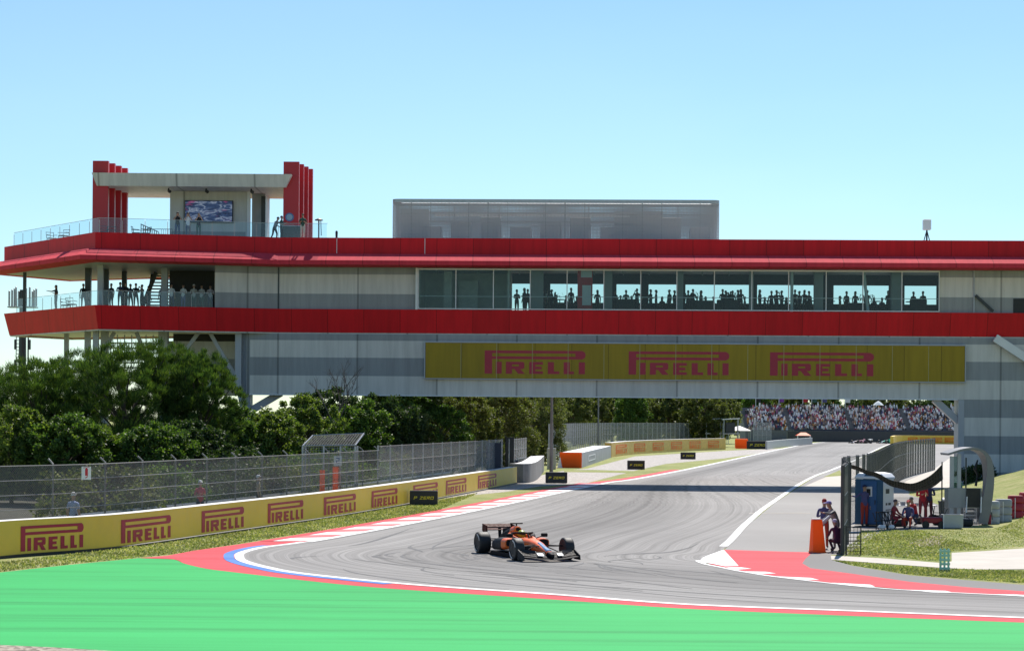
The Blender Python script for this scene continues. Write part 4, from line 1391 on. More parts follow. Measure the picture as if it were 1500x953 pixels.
    # suspension
    for s in (-1, 1):
        m = MB()
        for (xa, za, xb, zb3) in ((1.95, .46, 1.8, .45), (1.5, .47, 1.75, .45), (1.95, .22, 1.8, .25), (1.5, .22, 1.75, .25), (1.6, .46, 1.78, .2)):
            m.tube([(xa, s * .14, za), (xb, s * .72, zb3)], .016, 5)
        m.build('suspension', CM['carbon'], t)
        m = MB()
        for (xa, za, xb, zb3) in ((-1.5, .40, -1.78, .44), (-2.1, .40, -1.82, .44), (-1.5, .2, -1.78, .22), (-2.1, .2, -1.82, .22)):
            m.tube([(xa, s * .15, za), (xb, s * .68, zb3)], .018, 5)
        m.build('suspension', CM['carbon'], t)
    for x, w in ((1.8, .305), (-1.8, .405)):
        for s in (-1, 1):
            r = .36
            yc = s * (1.0 - w / 2)
            m = MB()
            h = w / 2
            m.lathe([(.235, -h * .86), (.30, -h), (.335, -h * .97), (.352, -h * .86), (.36, -h * .6), (.36, h * .6), (.352, h * .86), (.335, h * .97), (.30, h), (.235, h * .86)], 32, 0, axis='y')
            wh = m.build('wheel', CM['tyre'], t, smooth=True, fix=True)
            wh.location = (x, yc, r)
            m = MB(); m.lathe([(.02, s * h * .70), (.12, s * h * .78), (.21, s * h * .9), (.238, s * h * .84), (.238, -s * h * .8), (.02, -s * h * .7)], 24, 0, axis='y')
            m.build('rim', CM['rim'], wh, smooth=True, fix=True)
            for a0 in (.3, math.pi + .3):
                m = MB()
                for k in range(9):
                    a, c = a0 + 1.25 * k / 9, a0 + 1.25 * (k + 1) / 9
                    yy = s * (h + .004)
                    m.face([(q * math.cos(v), yy, q * math.sin(v)) for q, v in ((.252, a), (.252, c), (.305, c), (.305, a))])
                m.build('tyre_marking', CM['ring'], wh)
    return t


main = race_car('orange and black race car cornering in the foreground')
cpos = G(766, 814.5)
main.location = cpos
yaw = math.atan2(-.944, .33)
main.rotation_euler = (0, 0, yaw)


def recolor(root, table):
    def walk(o):
        if o.type == 'MESH':
            for s_ in o.material_slots:
                if s_.material and s_.material.name in table:
                    mt = table[s_.material.name]
                    s_.link = 'OBJECT'; s_.material = mt
        for ch in o.children: walk(ch)
    walk(root)


bpy.context.view_layer.update()
c2 = copy_tree(main); c3 = copy_tree(main)
FY = 420.0
c2.location = (P(1262, 640, FY).x, FY, 0); c3.location = (P(1300, 640, FY + 3).x, FY + 3, 0)
c2.rotation_euler = (0, 0, R(214)); c3.rotation_euler = (0, 0, R(228))
c2['label'] = 'distant pink and white race car in front of the dark wall'
c3['label'] = 'distant bright green race car in front of the dark wall'
for c_ in (main, c2, c3): c_['group'] = 'race cars on the track'
recolor(c2, {'orange_car_paint': M('pink_car_paint', (.75, .35, .42), .3), 'wing_red': CM['white']})
recolor(c3, {'orange_car_paint': M('green_car_paint', (.05, .55, .32), .3), 'wing_red': M('pale_green_paint', (.3, .6, .5), .4)})


# ================================================================== people
SKIN = M('skin', (.42, .25, .17), .55, var=.06)
HAIRS = [M('dark_hair', (.02, .014, .01), .6), M('brown_hair', (.09, .05, .025), .6)]


def person_mesh(name, pose):
    """one continuous body grown along a jointed skeleton, facing -Y, standing about 1.75 m"""
    J, E, RAD, LAB = [], [], [], []

    def add(p, r, parent=None, lab=None):
        J.append(Vector(p)); RAD.append(r)
        if parent is not None: E.append((parent, len(J) - 1)); LAB.append(lab)
        return len(J) - 1
    hz = pose.get('hip', .95); lean = pose.get('lean', 0.0)
    sp = lambda h, y=0: (0, -math.sin(lean) * h + y, hz + math.cos(lean) * h)
    pel = add(sp(0), (.155, .11))
    wai = add(sp(.18), (.135, .10), pel, 'shirt')
    che = add(sp(.36), (.165, .115), wai, 'shirt')
    nb = add(sp(.50), (.085, .075), che, 'shirt')
    nk = add(sp(.57), (.055, .055), nb, 'skin')
    h0 = add(sp(.64, -.02), (.074, .088), nk, 'skin')
    h1 = add(sp(.73, -.015), (.078, .095), h0, 'skin')
    add(sp(.795, -.005), (.045, .06), h1, 'skin')
    hands = []
    for s, arm in ((-1, pose.get('armR', 'down')), (1, pose.get('armL', 'down'))):
        sx, sy, sz = sp(.46)
        sh = add((s * .185, sy, sz), (.062, .062), che, 'shirt')
        el, wr = {
            'down': ((.235, .02, -.30), (.245, -.05, -.55)),
            'bent': ((.25, .04, -.28), (.12, -.22, -.22)),
            'fold': ((.25, -.02, -.27), (-.02, -.20, -.20)),
            'face': ((.27, -.14, -.18), (.09, -.22, .12)),
            'point': ((.33, -.20, -.08), (.42, -.46, -.04)),
            'side': ((.42, -.03, -.14), (.64, -.06, -.10)),
            'knee': ((.24, -.12, -.25), (.18, -.36, -.36)),
            'table': ((.24, -.06, -.27), (.16, -.32, -.27)),
        }[arm]
        e = add((s * el[0], sy + el[1], sz + el[2]), (.047, .047), sh, 'sleeve')
        w = add((s * wr[0], sy + wr[1], sz + wr[2]), (.034, .028), e, 'fore')
        d = (J[w] - J[e]).normalized()
        pa = add(J[w] + d * .085, (.042, .022), w, 'skin')
        hands.append((J[w].copy(), J[pa].copy(), d, s))
    for s, leg in ((-1, pose.get('legR', 'stand')), (1, pose.get('legL', 'stand'))):
        kn, an, to = {
            'stand': ((.105, -.02, .50), (.11, .02, .09), (.13, -.15, .04)),
            'apart': ((.15, -.03, .50), (.19, .02, .09), (.22, -.14, .04)),
            'step': ((.10, -.16, .52), (.10, -.12, .09), (.11, -.29, .04)),
            'back': ((.10, .06, .48), (.10, .26, .13), (.11, .12, .04)),
            'sit': ((.13, -.44, .50), (.13, -.44, .09), (.14, -.61, .04)),
            'crouch': ((.17, -.34, .46), (.15, -.06, .09), (.17, -.22, .04)),
            'kneel': ((.13, -.20, .07), (.12, .22, .09), (.12, .34, .05)),
        }[leg]
        hp = add((s * .095, sp(0)[1], hz - .04), (.095, .10), pel, 'trousers')
        k = add((s * kn[0], kn[1], kn[2]), (.064, .066), hp, 'trousers')
        a = add((s * an[0], an[1], an[2]), (.043, .046), k, 'trousers')
        add((s * to[0], to[1], to[2]), (.045, .034), a, 'shoe')
    me = bpy.data.meshes.new(name)
    me.from_pydata([tuple(p) for p in J], E, [])
    o = bpy.data.objects.new(name, me)
    COL.objects.link(o)
    sk = o.modifiers.new('skin', 'SKIN'); sk.use_smooth_shade = True
    for i, v in enumerate(me.skin_vertices[0].data):
        v.radius = RAD[i]; v.use_root = (i == 0)
    ss = o.modifiers.new('sub', 'SUBSURF'); ss.levels = 1; ss.render_levels = 1
    dg = bpy.context.evaluated_depsgraph_get()
    ev = o.evaluated_get(dg)
    em = ev.to_mesh()
    V = [v.co.copy() for v in em.vertices]; Fc = [tuple(p.vertices) for p in em.polygons]
    ev.to_mesh_clear()
    bpy.data.objects.remove(o); bpy.data.meshes.remove(me)
    mb = MB(); mb.v = [tuple(v) for v in V]
    order = ['skin', 'shirt', 'trousers', 'shoe']
    short = pose.get('short', True)
    for f in Fc:
        c = sum((V[i] for i in f), Vector()) / len(f)
        best, lab = 9, 'shirt'
        for (i, j), lb in zip(E, LAB):
            a, b = J[i], J[j]; ab = b - a
            t = max(0, min(1, (c - a).dot(ab) / max(ab.length_squared, 1e-9)))
            d = (c - (a + ab * t)).length - min(RAD[i][0], RAD[j][0]) * .6
            if d < best: best, lab, tt = d, lb, t
        if lab == 'sleeve': lab = 'shirt' if (tt < .75 or not short) else 'skin'
        if lab == 'fore': lab = 'skin' if short or tt > .95 else 'shirt'
        if lab == 'trousers' and pose.get('shorts') and c.z < .50: lab = 'skin'
        mb.f.append(f); mb.m.append(order.index(lab))
    # fingers and thumb
    for w, pa, d, s in hands:
        side = d.cross(Vector((0, 0, 1)) if abs(d.z) < .8 else Vector((0, 1, 0))).normalized()
        curl = side.cross(d).normalized() * (-1 if abs(d.z) > .8 else 1)
        for k, L in enumerate((.062, .074, .070, .055)):
            b = pa + side * (k - 1.5) * .019
            mb.tube([b - d * .02, b + d * L * .5 + curl * .006, b + d * L + curl * .025], [.0095, .0085, .006], 5, 0)
        b = w + d * .03 + side * .036
        mb.tube([b - side * .02, b + d * .03 + side * .018, b + d * .06 + side * .015 + curl * .01], [.011, .010, .007], 5, 0)
    # nose, ears, eyes, mouth
    hc = J[h1]; hl = J[h0]
    mb.tube([hc + Vector((0, -.088, .0)), hc + Vector((0, -.108, -.035)), hc + Vector((0, -.09, -.045))], [.010, .015, .010], 6, 0)
    for s in (-1, 1):
        mb.rbox(hc.x + s * .078 - .008, hc.x + s * .078 + .008, hc.y - .02, hc.y + .02, hc.z - .05, hc.z + .015, .006, 0)
        mb.rbox(hc.x + s * .032 - .012, hc.x + s * .032 + .012, hc.y - .093, hc.y - .080, hc.z - .004, hc.z + .010, .004, 3)
    mb.rbox(hl.x - .024, hl.x + .024, hl.y - .086, hl.y - .074, hl.z - .006, hl.z + .004, .003, 1)
    o = mb.build(name, [SKIN, MAT['white_paint'], MAT['darksteel'], MAT['black']], smooth=True)
    hm = MB()
    top = hc + Vector((0, .012, .03))
    rings = []
    for k in range(6):
        a = k / 5 * math.pi / 2
        rr_ = math.cos(a)
        rings.append([(top.x + .089 * rr_ * math.cos(2 * math.pi * q / 12), top.y + .105 * rr_ * math.sin(2 * math.pi * q / 12) + .008, top.z - .045 * (k == 0) * (math.sin(2 * math.pi * q / 12) > 0) + .092 * math.sin(a)) for q in range(12)])
    hm.loft(rings, 0)
    if pose.get('cap'):
        hm.loft([[(top.x - .06, top.y - .09, top.z + .01), (top.x + .06, top.y - .09, top.z + .01), (top.x + .06, top.y - .09, top.z + .024), (top.x - .06, top.y - .09, top.z + .024)],
                 [(top.x - .045, top.y - .19, top.z - .005), (top.x + .045, top.y - .19, top.z - .005), (top.x + .045, top.y - .19, top.z + .006), (top.x - .045, top.y - .19, top.z + .006)]], 0)
    if pose.get('long'):
        hm.loft([[(top.x + .085 * math.cos(2 * math.pi * q / 10), top.y + .05 + .055 * math.sin(2 * math.pi * q / 10), top.z - dz) for q in range(10)] for dz in (-.02, .14, .26)], 0)
    hm.build('cap' if pose.get('cap') else 'hair', HAIRS[0], o, smooth=True)
    return o


POSES = dict(
    stand=dict(), lean=dict(armL='bent', armR='bent', legL='apart'), fold=dict(armL='fold', armR='fold'), photo=dict(armL='face', armR='face'),
    photolong=dict(armL='face', armR='face', long=True), point=dict(armR='point', armL='bent', long=True), long=dict(armL='bent', long=True),
    sit=dict(hip=.50, legL='sit', legR='sit', armL='table', armR='table'), sitlong=dict(hip=.50, legL='sit', legR='sit', armL='table', armR='bent', long=True),
    cap=dict(cap=True, legL='apart'), capbent=dict(cap=True, armL='bent', armR='bent'), side=dict(armR='side', cap=True, short=False), walk=dict(legL='step', legR='back', armL='bent'),
    crouch=dict(hip=.46, lean=.35, legL='crouch', legR='crouch', armL='knee', armR='knee', cap=True, short=False), sitcap=dict(hip=.46, lean=.2, legL='sit', legR='crouch', armL='knee', armR='knee', cap=True, short=False),
    overall=dict(cap=True, armL='bent', armR='bent', legL='apart', short=False), bend=dict(hip=.92, lean=.45, armL='point', armR='knee', legL='step', legR='back', cap=True, short=False),
)
PROTO = {}
used = set()
cm_cache = {}


def cloth(c, nm='cloth'):
    k = tuple(c)
    if k not in cm_cache: cm_cache[k] = M(f'{nm}_fabric', c, .8, var=.2, scale=4)
    return cm_cache[k]


def person(pose, loc, rz, shirt, trousers, label, group=None, cap=None, h=1.0, hair=0):
    if pose not in PROTO:
        PROTO[pose] = person_mesh('person', POSES[pose])
    src = PROTO[pose]
    o = src if pose not in used else copy_tree(src)
    used.add(pose)
    o.location = loc
    o.rotation_euler = (0, 0, rz)
    o.scale = (h, h, h)
    for i, m in ((1, cloth(shirt)), (2, cloth(trousers))):
        o.material_slots[i].link = 'OBJECT'; o.material_slots[i].material = m
    for ch in o.children:
        ch.material_slots[0].link = 'OBJECT'
        ch.material_slots[0].material = cloth(cap) if cap else HAIRS[hair]
    tag(o, label, 'person', group)
    return o


WHT, BLK, NVY, RED_, GRN, KHA, DEN, GRY = (.7, .7, .7), (.015, .015, .018), (.02, .03, .08), (.45, .02, .03), (.04, .10, .08), (.35, .28, .18), (.05, .08, .15), (.22, .22, .23)
ORG_T, VIO = (.42, .045, .025), (.085, .08, .20)
# driver
drv = MB()
bpy.context.view_layer.update()
dm = main.matrix_world.copy()
drv.loft([ell(x, 0, z, ry, rz, 12, 2.3) for x, ry, z, rz in ((.05, .10, .50, .06), (-.1, .20, .52, .10), (-.25, .20, .52, .12), (-.38, .10, .52, .08))], 0)
drv.tube([(-.18, 0, .55), (-.17, 0, .68)], .06, 8, 0)
do = drv.build('person', [M('race_suit', (.50, .10, .02), .7)], smooth=True)
do.location = main.location; do.rotation_euler = main.rotation_euler
tag(do, 'driver in a yellow green helmet seated in the orange race car', 'person')
hl_ = MB(); hl_.loft([ell(x, 0, .72 + dz, ry, rz, 14, 2.2) for x, dz, ry, rz in ((.01, -.02, .04, .04), (-.02, -.01, .09, .09), (-.09, .0, .125, .125), (-.18, .01, .13, .13), (-.26, .0, .11, .11), (-.31, -.01, .05, .05))], 0)
ho = hl_.build('helmet', M('yellow_helmet', (.30, .36, .03), .35), do, smooth=True)
vz = MB(); vz.loft([ell(x, 0, .735, ry, .035, 12, 3) for x, ry in ((.02, .05), (-.03, .105), (-.09, .132))], 0); vz.build('visor', MAT['black'], ho, smooth=True)

# roof terrace
RZ = 17.0
pt = lambda px, Y, z: (P(px, 330, Y).x, Y, z)
person('photo', pt(260, 144.4, RZ), R(15), BLK, DEN, 'spectator in a black top left of the video screen, hands raised to the face', 'spectators on the roof terrace', h=1.05)
person('photolong', pt(275.5, 144.4, RZ), R(10), WHT, DEN, 'spectator in a white top between two in black by the video screen', 'spectators on the roof terrace', h=1.03)
person('photo', pt(291, 144.3, RZ), R(20), BLK, GRN, 'spectator in black and dark green in front of the video screen, hands raised', 'spectators on the roof terrace', hair=1)
person('bend', pt(402, 145.6, RZ), R(60), GRY, BLK, 'crew member in grey bending forward beside the right red fins', 'spectators on the roof terrace', BLK)
person('fold', pt(412.5, 145.7, RZ), R(70), GRN, BLK, 'spectator in dark green standing against the first right red fin', 'spectators on the roof terrace')
person('capbent', pt(443.5, 143.9, RZ), R(5), GRN, (.6, .55, .5), 'bartender in dark green behind the counter on the roof terrace', 'spectators on the roof terrace', BLK)
# terrace below
MZ = 12.06
pm_ = lambda px, Y: (P(px, 430, Y).x, Y, MZ)
person('point', pm_(82, 147.3), R(-55), BLK, (.35, .38, .42), 'woman with long dark hair pointing out from the lower terrace corner', 'guests on the lower terrace')
for px, Y, ps, sh, tr, rz, lab, cp in (
        (176, 143.6, 'fold', NVY, BLK, 20, 'guest in navy with folded arms leaning at the terrace edge, first of the dark pair', None),
        (184, 143.8, 'long', BLK, BLK, -10, 'guest in black with long hair beside the navy one at the terrace edge', None),
        (199, 144.6, 'lean', BLK, BLK, 25, 'guest in all black just left of the dark staircase', None),
        (208, 146.0, 'photo', NVY, BLK, -40, 'guest in navy with raised hands under the dark staircase', None),
        (218, 147.4, 'stand', BLK, GRY, 70, 'guest seen against the treads of the dark staircase', None),
        (251, 144.9, 'cap', WHT, NVY, 10, 'guest in white shirt and navy trousers, leftmost in front of the dark room', BLK),
        (268.5, 145.2, 'capbent', WHT, (.10, .11, .25), -15, 'guest in white with violet trousers, second in front of the dark room', BLK),
        (284, 145.3, 'capbent', (.5, .5, .47), GRN, 10, 'guest in pale shirt and white cap, middle of five before the dark room', WHT),
        (295.5, 145.6, 'fold', (.6, .6, .58), GRN, -20, 'guest in cream with folded arms and dark hair before the dark room', None),
        (122, 145.6, 'cap', BLK, DEN, 30, 'guest in a cap standing left of the corner columns', BLK),
        (163, 145.0, 'stand', BLK, BLK, -30, 'guest in black right of the corner columns', None),
        (191, 145.4, 'cap', NVY, BLK, 40, 'guest in a dark cap between the dark pair and the staircase', NVY),
        (237, 146.6, 'long', NVY, BLK, -20, 'long-haired guest in navy at the right end of the staircase', None),
        (308, 145.8, 'lean', (.55, .5, .55), NVY, 15, 'guest in pale lilac shirt next to the striped facade', None)):
    person(ps, pm_(px, Y), R(rz), sh, tr, lab, 'guests on the lower terrace', cp)
# restaurant guests, seen against the light
ordn = ['first', 'second', 'third', 'fourth', 'fifth', 'sixth', 'seventh', 'eighth', 'ninth', 'tenth', 'eleventh', 'twelfth', 'thirteenth', 'last']
win = [(773, 4.6, 'stand', 0, BLK), (801, 4.4, 'long', 90, WHT), (808, 5, 'fold', -80, BLK), (836.5, 3.0, 'stand', 30, BLK), (863, 1.6, 'lean', 60, WHT), (875, 5.5, 'long', 200, NVY),
       (909, 4.2, 'sit', 20, BLK), (925, 4.6, 'sitlong', -30, BLK), (953, 4.2, 'lean', 60, BLK), (980.5, 4.4, 'cap', -60, NVY), (1021, 4.4, 'sit', 10, BLK), (1033.5, 4.8, 'sitlong', -20, NVY), (1045, 5.2, 'sit', 100, BLK),
       (1058.5, 3.6, 'fold', 20, BLK), (1081, 4.4, 'stand', 80, BLK), (1091, 4.8, 'sit', -90, GRY), (1113, 3.8, 'long', 60, BLK), (1137.5, 4.4, 'photo', 30, NVY), (1164.5, 3.6, 'fold', -20, BLK), (1178.5, 3.9, 'long', 10, BLK),
       (1195.5, 4.4, 'sit', -60, BLK), (1230.5, 3.4, 'sitlong', 90, KHA), (1270, 3.6, 'cap', 50, BLK), (1301, 4.2, 'lean', -50, BLK)]
win += [(757, 5.5, 'fold', 30, BLK), (768, 3.4, 'long', -60, NVY), (829, 4.6, 'sit', 60, BLK), (901, 5.2, 'lean', 40, BLK), (933, 3.4, 'photo', -20, BLK), (961, 4.8, 'stand', 80, NVY), (1008, 5.4, 'fold', 10, BLK), (1027, 5.6, 'long', 60, BLK), (1073, 5.6, 'cap', -20, BLK), (1120, 5.4, 'sit', 70, BLK), (1145, 4.9, 'lean', -70, NVY), (1185, 5.6, 'stand', 30, BLK), (1253, 5.6, 'long', 20, BLK), (1292, 5.4, 'sit', 20, NVY), (1352, 4.6, 'fold', -40, BLK)]
win += [(795, 5.8, 'cap', 50, BLK), (815, 3.9, 'sit', 80, BLK), (845, 5.8, 'sitlong', -40, BLK), (917, 5.6, 'stand', 10, BLK), (941, 5.8, 'sit', -60, BLK), (970, 5.6, 'sitlong', 30, BLK), (988, 5.8, 'cap', 60, BLK), (1015, 3.6, 'lean', 20, BLK), (1063, 5.9, 'photo', 40, NVY), (1085, 3.6, 'long', -30, BLK), (1130, 5.8, 'stand', 10, BLK), (1152, 5.8, 'sitlong', 60, BLK), (1171, 5.8, 'cap', -60, NVY), (1200, 5.8, 'lean', 60, BLK), (1240, 5.8, 'stand', 30, BLK), (1280, 5.8, 'sitlong', -30, BLK), (1338, 5.8, 'stand', 30, NVY)]
win.sort()
cnt = {}
tot = {}
pane_of = lambda px: max(i for i in range(14) if px >= edges[i])
for w in win: tot[pane_of(w[0])] = tot.get(pane_of(w[0]), 0) + 1
for px, wd, ps, rz, sh in win:
    k = pane_of(px); i = cnt.get(k, 0); cnt[k] = i + 1
    wd = min(wd, 4.0 + wd * .2) if wd > 4 else wd
    u = U(px, wd, 13); p = BP(u, wd, MZ)
    who = {'sit': 'seated guest', 'sitlong': 'seated long-haired guest', 'long': 'standing long-haired guest', 'photo': 'guest with raised hands', 'fold': 'guest with folded arms', 'lean': 'guest leaning with bent arms', 'cap': 'guest in a cap', 'stand': 'standing guest'}[ps]
    col = {WHT: 'white', KHA: 'khaki', NVY: 'navy', GRY: 'grey', BLK: 'black'}[sh]
    pos = '' if tot[k] == 1 else (f', {["first", "second", "third", "fourth", "fifth", "sixth", "seventh"][i]} of {["", "", "two", "three", "four", "five", "six", "seven"][tot[k]]} there')
    person(ps, p, R(rz), sh, BLK, f'{who} in {col} behind the {ordn[k]} window pane{pos}', 'guests in the glazed restaurant', BLK if ps == 'cap' else None)

# marshals and photographers by the fence at the right
gp_ = lambda px, py: G(px, py) + Vector((0, 0, .014))
person('overall', gp_(1207, 803), R(170), VIO, ORG_T, 'marshal in violet vest and red trousers beside the tall orange board', 'marshals beside the track', (.35, .03, .03), .98)
person('bend', gp_(1226, 806), R(-75), GRY, GRY, 'photographer in grey leaning on the dark end panel with a white lens', 'marshals beside the track', (.35, .3, .6), 1.02)
person('crouch', gp_(1227, 809), R(200), (.10, .02, .06), (.05, .02, .05), 'crouching marshal in dark maroon at the foot of the dark end panel', 'marshals beside the track', (.5, .45, .6), .9)
person('side', gp_(1266, 771), R(20), VIO, ORG_T, 'marshal in red trousers with one arm out before the blue toilet', 'marshals beside the track', NVY, 1.0)
person('sitcap', gp_(1307, 773), R(60), (.30, .03, .04), (.30, .03, .05), 'seated marshal in dark red next to the black frames', 'marshals beside the track', (.12, .08, .1), .94)
person('sitcap', gp_(1331, 774), R(-20), VIO, ORG_T, 'seated marshal in violet and orange red between two in dark red', 'marshals beside the track', RED_, .94)
person('crouch', gp_(1341, 770), R(-60), RED_, NVY, 'crouching marshal in red shirt and navy beside the tall pair', 'marshals beside the track', GRY)
person('overall', gp_(1351, 765), R(10), RED_, (.2, .02, .03), 'tall marshal in dark red below the sagging black cloth, left of a pair', 'marshals beside the track', RED_, 1.05)
person('overall', gp_(1360.5, 764), R(190), NVY, (.10, .03, .04), 'tall marshal in navy below the sagging black cloth, right of a pair', 'marshals beside the track', BLK, 1.05)
# behind the left fence
person('cap', G(107, 795) + Vector((0, 0, .01)), R(160), (.30, .38, .62), NVY, 'person in a light blue shirt and cap behind the left end of the fence', 'people behind the debris fence', WHT)
person('capbent', G(293, 765) + Vector((0, 0, .01)), R(30), (.55, .06, .10), NVY, 'person in pink red with a white cap behind the fence', 'people behind the debris fence', WHT)
person('cap', G(378, 752) + Vector((0, 0, .01)), R(90), KHA, BLK, 'person in khaki and white cap behind the fence left of the cage', 'people behind the debris fence', WHT)
person('overall', G(729, 704) + Vector((0, 0, .01)), R(180), BLK, BLK, 'person in black beside the dark screen at the fence end', 'people behind the debris fence', GRY)
person('fold', G(754, 702) + Vector((0, 0, .01)), R(30), NVY, BLK, 'person in navy at the barrier gap under the bridge', 'people behind the debris fence')


# ================================================================== equipment at the marshal post
def thing(name, px, py, label, cat, group=None, rz=0.0, z=0.0):
    c = G(px, py); c.z = z
    return empty(name, c, label, cat, group, rz)


o = thing('portable_toilet', 1281, 770, 'blue portable toilet with white roof and side behind the marshals', 'portable toilet', rz=R(-32))
mb = MB(); mb.box(-.62, .62, -.62, .62, .08, 2.05); mb.build('cabin', MAT['white_paint'], o)
mb = MB(); mb.box(-.635, .635, -.66, -.622, .08, 2.02); mb.lathe([(.0, 0), (.28, 0), (.28, .03), (0, .03)], 20, 0, Matrix.Translation((0, -.63, 2.02)), axis='y'); mb.build('front_panel', MAT['blueplastic'], o)
mb = MB(); mb.box(-.36, .36, -.69, -.662, .14, 1.95)
dr = mb.build('door', M('toilet_door_blue', (.025, .11, .28), .45), o)
mb = MB(); mb.box(-.16, .16, -.70, -.691, 1.30, 1.72); mb.build('notice', MAT['white_paint'], dr)
mb = MB(); mb.box(-.09, .09, -.708, -.701, 1.34, 1.62); mb.build('sign_plate', MAT['black'], dr)
mb = MB(); mb.box(.28, .31, -.72, -.691, .95, 1.15); mb.build('handle', MAT['darksteel'], dr)
mb = MB(); mb.loft([[(-r, -r, z), (r, -r, z), (r, r, z), (-r, r, z)] for r, z in ((.66, 2.051), (.66, 2.12), (.55, 2.27), (.30, 2.33))]); mb.build('roof', MAT['white_paint'], o)
mb = MB()
for (a, b, c, d) in ((-.30, .10, 1.42, 1.62), (-.30, -.12, .92, 1.02), (.0, .28, .92, 1.02), (-.3, .3, .70, .74)): mb.box(.621, .628, a, b, c, d)
mb.build('notice', MAT['darksteel'], o)

o = thing('safety_board', 1197.5, 808.5, 'tall bright orange board tapering upwards at the edge of the red paint', 'safety board', rz=R(8))
mb = MB()
mb.loft([[(-.25, -.28, 0), (.25, -.28, 0), (.25, .28, 0), (-.25, .28, 0)], [(-.23, -.24, .05), (.22, -.24, .05), (.22, .24, .05), (-.23, .24, .05)], [(-.20, -.12, 1.10), (.13, -.12, 1.10), (.13, .12, 1.10), (-.20, .12, 1.10)], [(-.18, -.1, 1.13), (.11, -.1, 1.13), (.11, .1, 1.13), (-.18, .1, 1.13)]])
mb.build('body', MAT['orange'], o, fix=True)
mb = MB(); mb.box(-.20, .10, -.1, .1, 1.131, 1.16); mb.build('top_strip', MAT['white_paint'], o)

# white lens held by the photographer
mb = MB(); p0 = G(1226, 806) + Vector((-.12, -.05, 1.32)); mb.tube([p0, p0 + Vector((-.12, -.03, -.10)), p0 + Vector((-.42, -.1, -.36)), p0 + Vector((-.55, -.12, -.46))], [.05, .055, .07, .085], 10)
tag(mb.build('camera_lens', MAT['white_paint'], None, p0, smooth=True), 'long white camera lens held by the photographer at the fence end', 'camera lens')

# curved shelter
SY = 90.0
xl, xr = P(1391, 720, SY).x, P(1455, 720, SY).x
W = xr - xl
o = empty('marshal_shelter', (xl, SY, 0), 'grey marshal shelter with a curved roof and rounded right side', 'shelter')
outer_c = [(W * .86, .02), (W * .95, .9), (W * 1.0, 1.8), (W * .99, 2.45), (W * .93, 2.92), (W * .79, 3.25), (W * .56, 3.40), (W * .28, 3.34), (-.10, 3.14)]
MAT['shelter'] = M('shelter_grey', (.19, .195, .205), .45, var=.15)
MAT['shelter_panel'] = M('shelter_panel', (.30, .315, .32), .5, var=.15)
oc = cr([(a, 0, b) for a, b in outer_c], 4)
mb = MB()
for i in range(len(oc) - 1):
    a, b = oc[i], oc[i + 1]
    t = (b - a).normalized(); nn = Vector((t.z, 0, -t.x)) * -.10
    mb.loft([[(p.x, -.1, p.z), (p.x, 1.6, p.z), (p.x + q.x, 1.6, p.z + q.z), (p.x + q.x, -.1, p.z + q.z)] for p, q in ((a, nn), (b, nn))], 0, caps=(i in (0, len(oc) - 2)))
mb.build('shell', MAT['shelter'], o, fix=True)
mb = MB(); rs = []
for i, p in enumerate(oc):
    t = (oc[min(i + 1, len(oc) - 1)] - oc[max(i - 1, 0)]).normalized(); nn = Vector((-t.z, 0, t.x)); k = .42 * max(.22, min(1, 1.25 - i / 22))
    rs.append([(p.x + nn.x * e, y, p.z + nn.z * e) for e, y in ((.0, -.11), (k, -.11), (k, -.15), (.0, -.15))])
mb.loft(rs, 0); mb.build('side_rim', MAT['shelter'], o, fix=True)
for x in (.02, .34):
    mb = MB(); mb.box(x, x + .16, 0, .12, .0, 3.0 + x * .3); mb.build('post', MAT['grey_paint'], o)
mb = MB(); mb.box(.19, .33, .02, .08, 1.25, 3.0)
mb.build('window_strip', MAT['glass'], o)
mb = MB(); mb.box(.505, W * .74, .02, .08, .75, 1.62); mb.build('front_panel', MAT['shelter_panel'], o)
mb = MB(); mb.box(-.06, .505, -.06, .0, .75, 1.62); mb.build('front_panel', MAT['shelter_panel'], o)
mb = MB(); mb.box(W * .38, W * .70, -.03, .018, .78, 1.60); mb.build('dark_opening', MAT['black'], o)
mb = MB(); mb.box(W * .36, W * .39, .0, .05, 1.62, 2.95); mb.build('mullion', MAT['darksteel'], o)
mb = MB(); mb.box(.1, W * .9, 1.5, 1.56, .2, 1.55); mb.build('rear_panel', MAT['shelter_panel'], o)
mb = MB(); mb.tube([(W * .66, .2, 2.85), (W * .60, .2, 2.45), (W * .66, .2, 2.2), (W * .62, .2, 1.7)], [.03, .08, .04, .06], 6); mb.build('hanging_cable', MAT['black'], o)
mb = MB(); mb.box(W * .16, W * .34, .4, .8, 1.2, 1.85); mb.build('green_locker', M('green_box', (.08, .25, .18), .5), o)
for x in (W * .37, W * .70):
    mb = MB(); mb.tube([(x, -.25, 1.25), (x - .05, -.35, .55)], .03, 6); mb.build('handrail', MAT['white_paint'], o)

